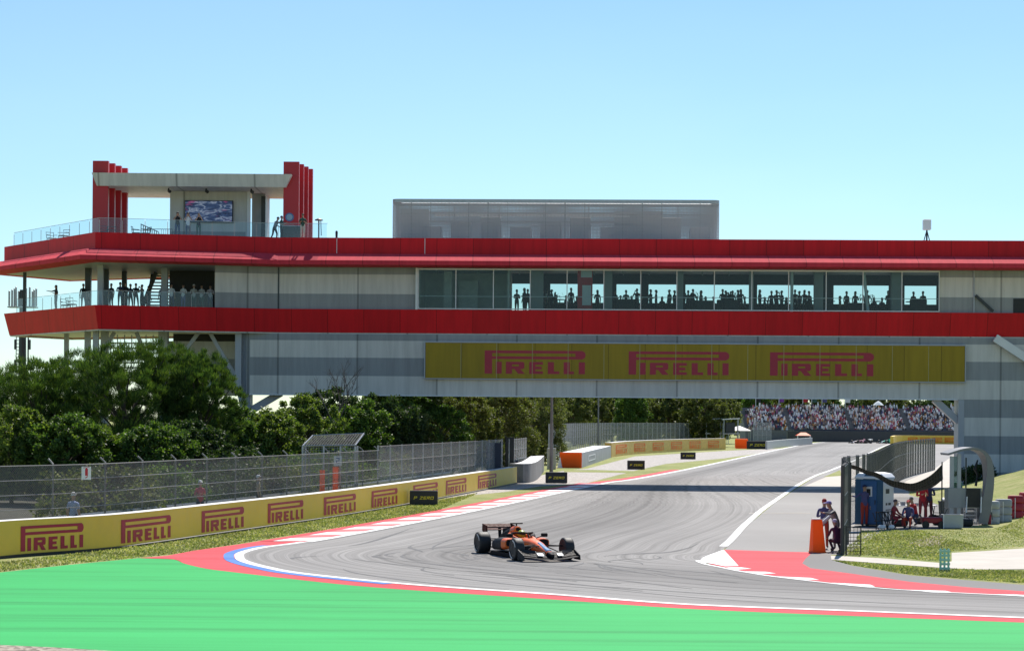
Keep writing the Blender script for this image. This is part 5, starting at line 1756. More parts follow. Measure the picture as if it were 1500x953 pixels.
# black shade cloth sagging between the fence and the shelter
o = None
topc = [P(1246, 680, 84), P(1268, 687, 84.5), P(1287, 693.5, 85), P(1311, 704, 86), P(1334, 707, 87), P(1357, 700, 87.5), P(1380, 679.5, 88)]
botc = [P(1246, 683, 85.5), P(1268, 691, 86), P(1287, 699.5, 86.5), P(1311, 712.5, 87.5), P(1334, 718, 88.5), P(1359, 716, 89), P(1381, 701, 89.5)]
ta, tb = cr(topc, 6), cr(botc, 6)
mb = MB()
rows = []
for j in range(6):
    t = j / 5
    rows.append([a.lerp(b, t) + Vector((0, 0, -.10 * math.sin(math.pi * t) + .02 * math.sin(i * .7))) for i, (a, b) in enumerate(zip(ta, tb))])
for j in range(5):
    for i in range(len(ta) - 1): mb.face([rows[j][i], rows[j][i + 1], rows[j + 1][i + 1], rows[j + 1][i]])
o = mb.build('shade_cloth', MAT['tarp'], None, topc[0], smooth=True)
o.modifiers.new('thick', 'SOLIDIFY').thickness = .02
tag(o, 'black shade cloth sagging between the fence and the curved shelter', 'shade cloth')
mb = MB(); mb.tube([(topc[0].x, topc[0].y, 0), (topc[0].x, topc[0].y, topc[0].z + .1)], .04, 6); mb.tube([(topc[-1].x, topc[-1].y, 0), (topc[-1].x, topc[-1].y, topc[-1].z + .1)], .03, 6)
mb.build('pole', MAT['darksteel'], o, topc[0])

bg0 = thing('equipment_bag', 1283, 768, 'black equipment bag at the foot of the blue toilet', 'bag', 'black bags at the marshal post')
mb = MB(); mb.loft([ell(x, 0, .17, .17 * q_, .17 * q_, 12, 2.6) for x, q_ in ((-.36, .55), (-.30, .9), (0, 1), (.30, .9), (.36, .55))]); mb.build('body', MAT['tarp'], bg0, smooth=True)
mb = MB(); mb.tube([(-.2, -.1, .3), (-.12, -.05, .42), (.12, -.05, .42), (.2, -.1, .3)], .018, 6); mb.build('strap', MAT['darksteel'], bg0)
bpy.context.view_layer.update()
for px, py, rz, lab in ((1318, 771, 20, 'black equipment bag between the two seated marshals'), (1346, 767, 75, 'black equipment bag at the feet of the tall marshals'), (1372, 764, -20, 'black equipment bag behind the red trolley'), (1376, 769, 40, 'black equipment bag between trolley and grey crate'), (1413, 771, 10, 'black equipment bag under the shelter panel')):
    b_ = copy_tree(bg0); b_.location = G(px, py); b_.rotation_euler = (0, 0, R(rz)); b_['label'] = lab
# trolley, crates, stacks
o = thing('trolley', 1364, 773, 'low dark red trolley with black wheels in front of the tall marshals', 'trolley')
mb = MB(); mb.rbox(-.42, .42, -.3, .3, .22, .46, .04); mb.build('tray', MAT['redplastic'], o)
mb = MB(); mb.tube([(.42, -.3, .4), (.62, -.3, .85), (.62, .3, .85), (.42, .3, .4)], .02, 6); mb.build('handle', MAT['darksteel'], o)
for sx in (-.3, .36):
    mb = MB(); mb.lathe([(.02, -.05), (.14, -.05), (.16, 0), (.14, .05), (.02, .05)], 14, 0, Matrix.Translation((sx, -.34, .16)), axis='y'); mb.build('wheel', MAT['black'], o)
o = thing('storage_crate', 1394, 773.5, 'grey open storage crate on the grass before the shelter', 'crate')
mb = MB(); mb.loft([[(-s, -.3 * s / .42, z), (s, -.3 * s / .42, z), (s, .3 * s / .42, z), (-s, .3 * s / .42, z)] for s, z in ((.38, .02), (.42, .06), (.43, .58), (.45, .60), (.40, .60), (.37, .12))]); mb.build('body', MAT['grey_paint'], o, fix=True)
mb = MB(); mb.box(-.43, -.39, -.34, -.31, .02, .6); mb.build('corner_strip', MAT['white_paint'], o)
o = thing('generator', 1405, 764, 'black generator behind the grey crate', 'generator')
mb = MB(); mb.rbox(-.35, .35, -.25, .25, .1, .72, .06); mb.build('body', MAT['black'], o)
mb = MB(); mb.tube([(-.3, -.2, .72), (-.25, -.2, .85), (.25, -.2, .85), (.3, -.2, .72)], .02, 6); mb.build('handle', MAT['galv'], o)
mb = MB(); mb.rbox(-.3, -.05, -.27, -.252, .35, .55, .004); mb.build('panel', MAT['white_paint'], o)
o = thing('bin', 1384, 765, 'dull green rubbish bin topped by white bags beside the tall marshals', 'bin')
mb = MB(); mb.loft([[(r * math.cos(2 * math.pi * k / 14), r * math.sin(2 * math.pi * k / 14), z) for k in range(14)] for r, z in ((.24, .02), (.30, .9), (.32, .92), (.32, .98), (.28, .98))]); mb.build('body', M('olive_plastic', (.10, .11, .09), .6), o, fix=True)
mb = MB()
for a in range(4): mb.loft([ell(x * .5, (a - 1.5) * .1, 1.02 + .03 * (a % 2), .08 * q, .07 * q, 8, 2) for x, q in ((-.3, .3), (-.15, 1), (.15, 1), (.3, .3))])
mb.build('bag', MAT['white_paint'], o, smooth=True)
o = thing('wire_rack', 1421, 767, 'white wire rack with papers below the dark shelter opening', 'rack')
mb = MB()
for x in (-.25, .25):
    for y in (-.15, .15): mb.tube([(x, y, 0), (x, y, .72)], .018, 6)
for z in (.08, .24, .40, .56, .72):
    mb.tube([(-.25, -.15, z), (.25, -.15, z)], .014, 5); mb.tube([(-.25, .15, z), (.25, .15, z)], .014, 5); mb.tube([(-.25, -.15, z), (-.25, .15, z)], .014, 5)
mb.build('frame', MAT['white_paint'], o)
for z in (.12, .30, .50):
    mb = MB(); mb.rbox(-.2, .15, -.12, .12, z, z + .10, .02); mb.build('shelf_load', MAT['grey_concrete'], o)
o = thing('fire_extinguisher', 1449, 767.5, 'small red fire extinguisher standing against the grey tyre bundle', 'fire extinguisher')
zz = bank_z(o.location.x, o.location.y); o.location.z = zz
mb = MB(); mb.lathe([(.02, 0), (.09, 0), (.09, .36), (.06, .43), (.03, .46), (.03, .50)], 14); mb.build('cylinder', MAT['redplastic'], o, smooth=True)
mb = MB(); mb.tube([(0, 0, .5), (.1, -.02, .52), (.13, -.03, .2)], .015, 5); mb.build('hose', MAT['black'], o)


def stack(px, py, label, mat, n, w, z):
    o = thing('tyre_bundle', px, py, label, 'tyre bundle', 'wrapped tyre bundles by the shelter')
    o.location.z = z
    for k in range(n):
        mb = MB(); h = .345
        mb.loft([[(a_, b_, k * h + zz_) for (_, a_, b_) in ell(0, 0, 0, r, r, 16, 4.5)] for r, zz_ in ((w * .88, 0), (w, .05), (w, .28), (w * .88, .338), (w * .4, .339))])
        mb.build('tyre', mat, o, smooth=True)
    mb = MB(); mb.tube([(-w * .3, -w * .97, .02), (-w * .3, -w * 1.0, n * .32 - .03)], .02, 5); mb.build('strap', MAT['white_paint'], o)


for px, py, lab, mt, n, w in ((1453, 767, 'left grey tyre bundle of two beside the curved shelter', MAT['grey_paint'], 3, .31), (1470, 766, 'right grey tyre bundle of two beside the curved shelter', MAT['grey_concrete'], 3, .34),
                              (1487.5, 764, 'dark red tyre bundle next to the grey pair on the slope', MAT['redplastic'], 3, .33), (1505, 762, 'dark red tyre bundle at the edge of the picture', MAT['redplastic'], 3, .36)):
    c = G(px, py); stack(px, py, lab, mt, n, w, bank_z(c.x, c.y) - .04)
for px, rz, lab in ((1290, 10, 'black folding frame left of the seated marshals'), (1301, 40, 'black wire frame with white bags beside the seated marshal')):
    o = thing('trestle', px, 775, lab, 'folding frame', rz=R(rz))
    mb = MB()
    for x in (-.25, 0, .25): mb.tube([(x, -.15, 0), (x + .12, .15, .75)], .022, 6); mb.tube([(x + .12, -.15, .0), (x - .05, .15, .7)], .018, 6)
    mb.tube([(-.3, -.05, .35), (.4, -.05, .40)], .022, 6); mb.tube([(-.2, .12, .7), (.4, .12, .75)], .022, 6)
    mb.build('frame', MAT['black'], o)
    mb = MB(); mb.loft([ell(x, -.2, .12, .10 * q, .10 * q, 8, 2) for x, q in ((-.2, .3), (-.1, 1), (.05, .9), (.15, .3))]); mb.build('bag', MAT['white_paint'], o, smooth=True)
o = thing('folding_table', 1322, 763, 'low table with white papers behind the seated marshals', 'table')
mb = MB(); mb.box(-.9, 1.5, -.3, .3, .70, .74); mb.build('tabletop', MAT['white_paint'], o)
for x in (-.8, 1.4):
    mb = MB(); mb.tube([(x, -.25, 0), (x, .25, .70)], .02, 5); mb.tube([(x, .25, 0), (x, -.25, .70)], .02, 5); mb.build('leg', MAT['darksteel'], o)
mb = MB()
for k in range(7): mb.rbox(-.7 + k * .3, -.5 + k * .3, -.2, .1, .741, .80 + .05 * (k % 3), .02)
mb.build('clutter', MAT['grey_concrete'], o)
o = thing('marker_sign', 1384, 836, 'small pale green lattice marker beside the concrete path', 'marker')
mb = MB()
for k in range(5): mb.box(-.16, .16, 0, .04, .05 + k * .13, .12 + k * .13)
for k in (-.12, 0, .12): mb.box(k - .03, k + .03, .045, .07, 0, .68)
mb.build('lattice', M('mint_plastic', (.34, .62, .50), .6), o)

# ------------------------------------------------------------------ left side: cage, signs, mast, poles
c0 = G(441, 768); CY_ = 100.0
xa, xb = P(443, 700, CY_).x, P(520, 700, CY_).x
o = empty('wire_cage', (xa, CY_, 0), 'tall open wire cage with sloping mesh roof behind the yellow barrier', 'cage')
MAT['cage_mesh'] = mesh_mat('cage_wire', (.20, .21, .22), .13, .17, .6, .0, square=True)
Wc, Dc, Hc = xb - xa, 1.4, 3.1
for (x, y) in ((0, 0), (Wc * .40, 0), (Wc * .72, 0), (Wc, 0), (0, Dc), (Wc, Dc)):
    mb = MB(); mb.tube([(x, y, 0), (x, y, Hc)], .05, 6); mb.build('post', MAT['galv'], o)
mb = MB()
for (a, b) in (((0, 0), (Wc, 0)), ((0, 0), (0, Dc)), ((Wc, 0), (Wc, Dc)), ((0, Dc), (Wc, Dc))):
    L = math.hypot(b[0] - a[0], b[1] - a[1])
    mb.face([(a[0], a[1], .1), (b[0], b[1], .1), (b[0], b[1], Hc), (a[0], a[1], Hc)], 0, [(0, 0), (L, 0), (L, Hc), (0, Hc)])
mb.build('wire_mesh', MAT['cage_mesh'], o)
mb = MB(); r0 = [(0, 0, Hc), (Wc, 0, Hc + .05), (Wc + .35, 1.0, Hc + .62), (.4, 1.0, Hc + .5)]
mb.face(r0, 0, [(0, 0), (Wc, 0), (Wc, 1.2), (0, 1.2)]); mb.build('roof_mesh', MAT['cage_mesh'], o)
mb = MB()
for i in range(4): mb.tube([r0[i], r0[(i + 1) % 4]], .035, 6)
for z in (.9, 1.7, 2.5): mb.tube([(0, 0, z), (Wc, 0, z)], .025, 5)
mb.build('roof_frame', MAT['galv'], o)
for px0, px1, py0, py1, lab in ((468.5, 475.5, 688, 725, 'left orange plank standing in the wire cage'), (487.5, 495.5, 683, 725, 'right orange plank, below the sign with a 2')):
    a, b = P(px0, py0, CY_ - .2), P(px1, py1, CY_ - .2)
    t = empty('orange_plank', ((a.x + b.x) / 2, CY_ - .2, 0), lab, 'plank', 'orange planks in the cage')
    mb = MB(); mb.rbox(-(b.x - a.x) / 2, (b.x - a.x) / 2, -.03, .03, 0, a.z, .01); mb.build('plank', MAT['orange'], t)


def small_sign(px0, px1, py0, py1, Y, label, deco):
    a, b = P(px0, py0, Y), P(px1, py1, Y)
    w, h = b.x - a.x, a.z - b.z
    t = empty('sign', ((a.x + b.x) / 2, Y, b.z), label, 'sign')
    mb = MB(); mb.box(-w / 2, w / 2, 0, .02, 0, h); mb.build('plate', MAT['white_paint'], t)
    lm = MB()
    for poly in deco: lm.face([(-w / 2 + w * x, -.004, h * y) for x, y in poly])
    return t, lm


yf_ = lambda px: next((p.y for p in fp if PX(p.x, p.y, 2)[0] > px), 90) - .45
t, lm = small_sign(119.5, 133, 683, 702, yf_(126), 'white sign with a red fire extinguisher symbol on the left fence', [
    [(.38, .30), (.68, .30), (.68, .80), (.62, .86), (.44, .86), (.38, .80)], [(.46, .86), (.60, .86), (.60, .93), (.46, .93)], [(.22, .88), (.46, .93), (.46, .97), (.18, .93)], [(.60, .93), (.86, .97), (.86, 1.0), (.60, .97)], [(.45, .10), (.72, .24), (.66, .28), (.38, .15)]])
lm.build('symbol', M('sign_red', (.55, .02, .03), .5), t)
t, lm = small_sign(489, 500.5, 667.5, 682, CY_ - .15, 'small white sign with a blue number 2 on the wire cage', [[(.28 + x / 40, .25 + y / 40) for x, y in p] for p in glyph('2', 0, 0, 18, 24, 5)])
lm.build('lettering', M('sign_blue', (.03, .10, .28), .5), t)

# antenna mast behind the building
MY = 182.0
mp_ = P(33, 500, MY)
o = empty('antenna_mast', (mp_.x, MY, 0), 'dark lattice antenna mast behind the left end of the building', 'antenna mast')
mb = MB(); mb.tube([(0, 0, 0), (0, 0, 15.6)], [.42, .28], 10); mb.build('pole', MAT['darksteel'], o)
mb = MB()
for k in range(40): mb.box(-.52, -.36, -.1, .1, k * .3, k * .3 + .05)
mb.tube([(-.56, 0, 0), (-.56, 0, 12.2)], .04, 5); mb.tube([(.50, 0, 6), (.50, 0, 12.2)], .07, 5); mb.build('ladder', MAT['darksteel'], o)
mb = MB(); mb.box(-1.25, 1.25, -.5, .5, 14.0, 14.12); mb.tube([(-1.2, 0, 14.1), (1.2, 0, 14.1)], .06, 6); mb.build('platform', MAT['galv'], o)
for k, x in enumerate((-1.15, -.95, -.78, -.55, -.35, .15, .35, .62, .82, 1.05, 1.2)):
    mb = MB(); mb.rbox(x - .07, x + .07, -.35 + .2 * (k % 3), -.15 + .2 * (k % 3), 14.15, 15.5 + .12 * ((k * 5) % 4), .03); mb.build('antenna', MAT['galv'], o)
for z in (8.5, 10.3, 11.6):
    for s in (-1, 1):
        mb = MB(); mb.rbox(s * .62 - .10, s * .62 + .10, -.15, .15, z, z + .9, .04); mb.build('antenna', MAT['darksteel'], o)

# lamp columns
for px, py, top, lab in ((807.5, 692, 560, 'grey lamp column rising behind the bridge at the fence gap'), (876, 665, 595, 'thin lamp column behind the far fence')):
    c = G(px, py)
    o = empty('lamp_column', c, lab, 'lamp post')
    hh = 9.5 if px < 850 else 9
    mb = MB(); mb.tube([(0, 0, 0), (0, 0, hh)], [.16 if px < 850 else .11, .08], 8); mb.build('column', MAT['fence_post'], o)
    mb = MB(); mb.rbox(-.5, .5, -.1, .1, hh, hh + .12, .03); mb.build('lamp_head', MAT['galv'], o)
# dark screens near the fence end
for px0, px1, py0, py1, lab in ((713, 733, 648, 700, 'dark grey screen at the end of the left fence'), (741, 752, 640, 700, 'narrow black gate post screen by the fence gap')):
    Y = 139.0 if px0 < 735 else 147.0
    a, b = P(px0, py0, Y), P(px1, py1, Y)
    t = empty('dark_screen', ((a.x + b.x) / 2, Y, 0), lab, 'screen')
    w = (b.x - a.x) / 2
    mb = MB(); mb.box(-w, w, 0, .06, .05, a.z); mb.build('sheet', M('dark_sheet', (.04, .042, .06), .6) if px0 < 735 else MAT['black'], t)
    for s in (-1, 1): mb = MB(); mb.tube([(s * w, .1, 0), (s * w, .1, a.z + .1)], .04, 6); mb.build('post', MAT['darksteel'], t)
# traffic cone and gate bars beside the orange wall end
c = G(820, 685); o = empty('traffic_cone', c, 'white traffic cone against the orange wall end', 'cone')
mb = MB(); mb.lathe([(.30, 0), (.30, .05), (.22, .06), (.05, .95), (.0, .96)], 14); mb.build('body', MAT['white_paint'], o)
mb = MB(); mb.box(-.4, .4, -.4, .4, -.01, .03); mb.build('base', M('cone_base', (.45, .06, .03), .6), o)
for px, lab in ((803.5, 'left grey gate bar beside the lamp column'), (812, 'right grey gate bar beside the traffic cone')):
    c = G(px, 687); o = empty('gate_bar', c, lab, 'gate bar', 'gate bars in the fence gap')
    mb = MB(); mb.rbox(-.14, .14, -.1, .1, 0, 1.9, .03); mb.build('bar', MAT['galv'], o)
# commentary and camera platforms far behind the orange barrier
for px, py, lab in ((1046, 655, 'left camera platform with a small roof above the orange barrier'), (1072, 655.5, 'right camera platform with a white roof above the orange barrier')):
    c = G(px, py) + Vector((.5, 6, 0)); o = empty('camera_platform', c, lab, 'camera platform', 'camera platforms at the far bend')
    for x in (-1.2, 1.2):
        for y in (0, 1.5): mb = MB(); mb.tube([(x, y, 0), (x, y, 4.6)], .08, 6); mb.build('leg', MAT['galv'], o)
    mb = MB(); mb.box(-1.4, 1.4, -.1, 1.7, 2.2, 2.35); mb.build('deck', MAT['galv'], o)
    mb = MB(); mb.loft([[(-1.5, -.2, 4.6), (1.5, -.2, 4.75), (1.5, 1.8, 4.75), (-1.5, 1.8, 4.6)], [(-1.5, -.2, 4.75), (1.5, -.2, 4.9), (1.5, 1.8, 4.9), (-1.5, 1.8, 4.75)]]); mb.build('roof', MAT['white_paint'], o)
    mb = MB(); mb.rbox(-.9, .7, .2, 1.3, 2.36, 4.2, .1); mb.build('cabin', MAT['darksteel'], o)
c = G(1089, 651) + Vector((0, 8, 0)); o = empty('canopy_tent', c, 'small white canopy beside the camera platforms', 'tent')
mb = MB(); mb.loft([[(-2.2, -1.5, 2.6), (2.2, -1.5, 2.6), (2.2, 1.5, 2.6), (-2.2, 1.5, 2.6)], [(-.1, -.1, 3.5), (.1, -.1, 3.5), (.1, .1, 3.5), (-.1, .1, 3.5)]]); mb.build('roof', MAT['white_paint'], o)
for x in (-2.1, 2.1):
    for y in (-1.4, 1.4): mb = MB(); mb.tube([(x, y, 0), (x, y, 2.6)], .05, 5); mb.build('leg', MAT['galv'], o)
c = G(1183, 651) + Vector((0, 6, 0)); o = empty('marshal_stand', c, 'small stand with an orange roof at the left end of the dark wall', 'marshal stand')
mb = MB(); mb.loft([[(-1.4, -1.0, 1.7), (1.4, -1.0, 1.7), (1.4, 1.0, 1.7), (-1.4, 1.0, 1.7)], [(-.5, -.1, 2.3), (.5, -.1, 2.3), (.5, .1, 2.3), (-.5, .1, 2.3)]]); mb.build('roof', MAT['orange'], o)
for x in (-1.2, 1.2): mb = MB(); mb.tube([(x, -1, 0), (x, -1, 1.7)], .1, 5); mb.build('leg', MAT['white_paint'], o)
mb = MB(); mb.box(-1.2, 1.2, -1.1, -.9, .7, 1.0); mb.build('rail', MAT['white_paint'], o)

# ------------------------------------------------------------------ roof and restaurant furniture
p = BP(U(1357.5, 3, 17), 3, 16.7)
o = empty('antenna_tripod', p, 'white box antenna on a black tripod on the bridge roof', 'antenna')
mb = MB(); mb.rbox(-.28, .28, -.2, .2, 1.36, 2.12, .05); mb.build('box', MAT['white_paint'], o)
for a in range(3): mb = MB(); an = R(20 + 120 * a); mb.tube([(0, 0, 1.36), (.42 * math.cos(an), .38 * math.sin(an), 0)], .035, 6); mb.build('leg', MAT['black'], o)
mb = MB(); mb.tube([(0, 0, .6), (0, 0, 1.36)], .06, 8); mb.build('head', MAT['black'], o)
q = P(467, 330, 144.5)
o = empty('patio_heater', (q.x, 144.5, RZ), 'dark patio heater beyond the last right red fin', 'patio heater')
mb = MB(); mb.tube([(0, 0, 0), (0, 0, 1.35)], .05, 8); mb.tube([(.18, 0, .3), (.14, 0, 1.35)], .03, 6); mb.build('stand', MAT['black'], o)
mb = MB(); mb.lathe([(.30, 1.36), (.28, 1.42), (.06, 1.52), (.02, 1.53)], 14); mb.build('hood', MAT['black'], o)
q = P(493, 345, 144.2); mb = MB(); mb.tube([(0, 0, 0), (0, 0, .52), (0, 0, .62)], [.07, .09, .06], 8)
o = mb.build('bollard_light', MAT['black'], smooth=True); o.location = (q.x, 144.2, RZ); tag(o, 'small black lamp on the roof edge right of the glass railing', 'lamp')
xa_, xb_ = P(414, 340, 144.6).x, P(440, 340, 144.6).x
o = empty('bar_counter', ((xa_ + xb_) / 2, 144.6, RZ), 'dark bar counter in front of the right red fins', 'bar counter')
w = (xb_ - xa_) / 2
mb = MB(); mb.box(-w, w, 0, .5, 0, .95); mb.build('front', MAT['darksteel'], o)
mb = MB(); mb.box(-w - .05, w + .05, -.05, .55, .95, 1.0); mb.build('top', MAT['steel'], o)
q = P(424, 330, 142.1); o = empty('round_sign', (q.x, 142.08, RZ), 'round blue emblem disc on the first right red fin', 'sign')
mb = MB(); mb.lathe([(.0, 0), (.30, 0), (.30, .03), (.0, .03)], 24, 0, Matrix.Translation((0, 0, 1.35)), axis='y'); mb.build('disc', M('emblem_blue', (.05, .14, .36), .5), o)
mb = MB(); mb.lathe([(.15, -.006), (.22, -.006), (.22, -.002), (.15, -.002)], 24, 0, Matrix.Translation((0, 0, 1.35)), axis='y'); mb.build('ring', M('emblem_pale', (.3, .4, .55), .5), o)


def chair(loc, rz, name='terrace_chair'):
    t = empty(name, loc, '', 'chair', None, rz)
    mb = MB(); mb.rbox(-.28, .28, -.28, .28, .36, .44, .03); mb.build('seat', MAT['darksteel'], t)
    mb = MB(); mb.tube([(-.28, .26, .42), (-.30, .33, .85), (.30, .33, .85), (.28, .26, .42)], .025, 6); mb.tube([(-.29, .3, .62), (.29, .3, .62)], .02, 6); mb.tube([(-.3, -.25, .62), (-.3, .3, .66)], .022, 6); mb.tube([(.3, -.25, .62), (.3, .3, .66)], .022, 6); mb.build('backrest', MAT['darksteel'], t)
    for sx in (-.25, .25):
        for sy in (-.25, .25): mb = MB(); mb.tube([(sx, sy, .36), (sx * 1.12, sy * 1.12, 0)], .022, 6); mb.build('leg', MAT['darksteel'], t)
    return t


c0_ = chair((P(148, 335, 144).x, 144.2, RZ), R(20))
bpy.context.view_layer.update()
chs = [c0_]
spots = [(152, 144.2, RZ, 20), (163, 145.2, RZ, 200), (200, 144.8, RZ, 90), (213, 145.0, RZ, -60), (76, 149.6, RZ, 40), (93, 147.4, RZ, -30), (96, 148.4, MZ, 30), (105, 147.2, MZ, 160)]
labs = ['dark terrace chair at the foot of the first left red fin', 'dark terrace chair behind the left red fins', 'dark terrace chair left of the roof stair rail', 'dark terrace chair next to the roof stair rail',
        'farther dark chair behind the glass on the left roof wing', 'nearer dark chair behind the glass on the left roof wing', 'dark chair near the pointing woman on the lower terrace', 'dark chair by the corner columns on the lower terrace']
for i, (px, Y, z, rz) in enumerate(spots):
    t = c0_ if i == 0 else copy_tree(c0_)
    t.location = (P(px, 340 if z > 15 else 440, Y).x, Y, z); t.rotation_euler = (0, 0, R(rz))
    tag(t, labs[i], 'chair', 'terrace chairs')
mb = MB()
x0, x1 = P(206, 340, 147).x, P(232, 340, 147).x
for k in range(9): x = x0 + (x1 - x0) * k / 8; mb.box(x, x + .05, 147, 147.05, RZ, RZ + 1.25 - .07 * k)
mb.beam((x0, 147, RZ + 1.25), (x1, 147, RZ + .7), .06, .06); mb.beam((x0, 147.05, RZ + .9), (x1 + 1, 147.05, RZ + .9), .04, .04)
for k in range(7): x = x1 + .2 + k * .16; mb.box(x, x + .02, 147, 147.03, RZ, RZ + .9)
bpart('roof_stair_rail', mb, MAT['darksteel'])

# tables, counters and plants in the restaurant
tb0 = empty('high_table', (0, 0, 0), '', 'table')
mb = MB(); mb.lathe([(.0, 1.0), (.42, 1.0), (.42, 1.04), (.0, 1.04)], 16); mb.build('tabletop', MAT['black'], tb0)
mb = MB(); mb.tube([(0, 0, .02), (0, 0, 1.0)], .04, 6); mb.build('pedestal', MAT['darksteel'], tb0)
mb = MB(); mb.lathe([(.0, 0), (.28, 0), (.26, .03), (0, .03)], 14); mb.build('base', MAT['darksteel'], tb0)
bpy.context.view_layer.update()
pc = {}
for i, (px, wd) in enumerate(((790, 4.4), (820, 4.2), (852, 4.3), (917, 4.2), (945, 4.3), (1012, 4.5), (1068, 4.2), (1124, 4.1), (1150, 4.5), (1188, 4.3), (1215, 4.5), (1283, 4.3), (1335, 4.6))):
    t = tb0 if i == 0 else copy_tree(tb0)
    t.location = BP(U(px, wd, 13), wd, MZ)
    k = pane_of(px); pc[k] = pc.get(k, 0) + 1
    tag(t, f'{"" if pc[k] == 1 else "right hand "}dark high table behind the {ordn[k]} window pane', 'table', 'restaurant tables')
for px0, px1, wd, h, lab in ((903, 936, 3.6, 1.05, 'dark sofa back behind the sixth window pane'), (1008, 1046, 3.8, 1.0, 'dark sofa back behind the eighth window pane'), (1050, 1085, 3.6, 1.05, 'dark sofa back behind the ninth window pane'), (1333, 1358, 3.4, 1.15, 'dark service counter behind the last window pane'), (1243, 1268, 4.0, .9, 'brown sideboard behind the slanting white column')):
    a, b = U(px0, wd, 13), U(px1, wd, 13)
    c = BP((a + b) / 2, wd, MZ); w = (b - a) / 2
    o = empty('sofa' if 'sofa' in lab else 'counter', c, lab, 'sofa' if 'sofa' in lab else 'counter', 'restaurant furniture'); o.rotation_euler = (0, 0, math.atan2(DU.y, DU.x))
    mb = MB(); mb.rbox(-w, w, 0, .22, .05, h, .05); mb.build('back', MAT['interior'], o)
    mb = MB(); mb.rbox(-w, w, .225, .9, .05, .45, .05); mb.build('base', MAT['interior'], o)
for px, wd, lab in ((812, 4.7, 'potted palm behind the fourth window pane'), (1011, 4.2, 'potted palm at the left of the eighth window pane'), (1070, 4.4, 'potted palm behind the ninth window pane'), (1269, 4.6, 'potted palm beside the guest in a cap')):
    o = empty('potted_palm', BP(U(px, wd, 13), wd, MZ), lab, 'plant', 'palms in the restaurant')
    mb = MB(); mb.lathe([(.15, 0), (.20, .45), (.17, .46), (.0, .42)], 12); mb.build('pot', MAT['black'], o)
    mb = MB(); rr_ = random.Random(px)
    for k in range(22):
        a = rr_.uniform(0, 6.28); L = rr_.uniform(.5, .85); up = rr_.uniform(.5, 1.1)
        pts = [Vector((0, 0, .7)), Vector((math.cos(a) * L * .4, math.sin(a) * L * .4, .8 + up * .75)), Vector((math.cos(a) * L * .8, math.sin(a) * L * .8, .8 + up * .8)), Vector((math.cos(a) * L, math.sin(a) * L, .75 + up * .5))]
        sd_ = Vector((-math.sin(a), math.cos(a), 0))
        for i in range(3):
            w0, w1 = (.03, .06, .045, .005)[i], (.03, .06, .045, .005)[i + 1]
            mb.face([pts[i] - sd_ * w0, pts[i] + sd_ * w0, pts[i + 1] + sd_ * w1, pts[i + 1] - sd_ * w1])
    mb.tube([(0, 0, .4), (0, 0, .75)], .03, 6)
    mb.build('leaves', M('palm_leaf', (.03, .07, .02), .5) if 'palm_leaf' not in bpy.data.materials else bpy.data.materials['palm_leaf'], o)

# ================================================================== grandstand
GY = 458.0
gx0, gx1 = P(1092, 620, GY).x, P(1480, 620, GY).x
gs = empty('grandstand', ((gx0 + gx1) / 2, GY, 0), 'open grandstand full of spectators beyond the end of the track', 'grandstand')
go_ = gs.location.copy()
mb = MB(); nst = 13
prof = [(GY, 0), (GY, 2.0)]
for k in range(nst): prof += [(GY + .9 * k, 2.0 + .42 * (k + 1)), (GY + .9 * (k + 1), 2.0 + .42 * (k + 1))]
prof += [(GY + .9 * nst, 0)]
mb.loft([[(x, y, z) for y, z in prof] for x in (gx0, gx1)], 0)
mb.build('terrace', M('stand_grey', (.16, .16, .17), .8, var=.3), gs, go_, fix=True)
aisles = [gx0 + (gx1 - gx0) * t for t in (.17, .405, .62, .80)]
for x in aisles:
    mb = MB()
    for k in range(nst): mb.box(x - .4, x + .4, GY + .9 * k - .05, GY + .9 * (k + 1) - .051, 2.0 + .42 * (k + 1) - .2, 2.0 + .42 * (k + 1) + .06)
    mb.build('aisle_stairs', MAT['fence_post'], gs, go_)
mb = MB(); mb.beam((gx0, GY - .1, 2.9), (gx1, GY - .1, 2.9), .06, .06); mb.beam((gx0, GY - .1, 2.5), (gx1, GY - .1, 2.5), .05, .05)
mb.build('front_rail', MAT['darksteel'], gs, go_)
cv, cf = [], []
rc = random.Random(21)
for k in range(nst):
    y = GY + .9 * k + .45; z = 2.0 + .42 * (k + 1)
    x = gx0 + .3 + rc.uniform(0, .4) + max(0, (k - 9)) * .7
    while x < gx1 - .3:
        x += rc.uniform(.42, .58)
        if any(abs(x - a) < .6 for a in aisles): continue
        if rc.random() < .10: continue
        lx, ly = rc.uniform(-.05, .05), rc.uniform(-.15, .15); h = rc.uniform(.78, .98) + (.6 if rc.random() < .05 else 0)
        for (w, d, za, zb3, tw) in ((.20, .16, .0, h * .72, .15), (.10, .10, h * .74, h, .08)):
            i = len(cv)
            cv += [(x + lx - w, y + ly - d, z + za), (x + lx + w, y + ly - d, z + za), (x + lx + w, y + ly + d, z + za), (x + lx - w, y + ly + d, z + za), (x + lx - tw, y + ly - d * .7, z + zb3), (x + lx + tw, y + ly - d * .7, z + zb3), (x + lx + tw, y + ly + d * .7, z + zb3), (x + lx - tw, y + ly + d * .7, z + zb3)]
            cf += [tuple(i + q for q in f) for f in ((0, 1, 5, 4), (1, 2, 6, 5), (2, 3, 7, 6), (3, 0, 4, 7), (4, 5, 6, 7))]
me = bpy.data.meshes.new('crowd'); me.from_pydata(cv, [], cf)
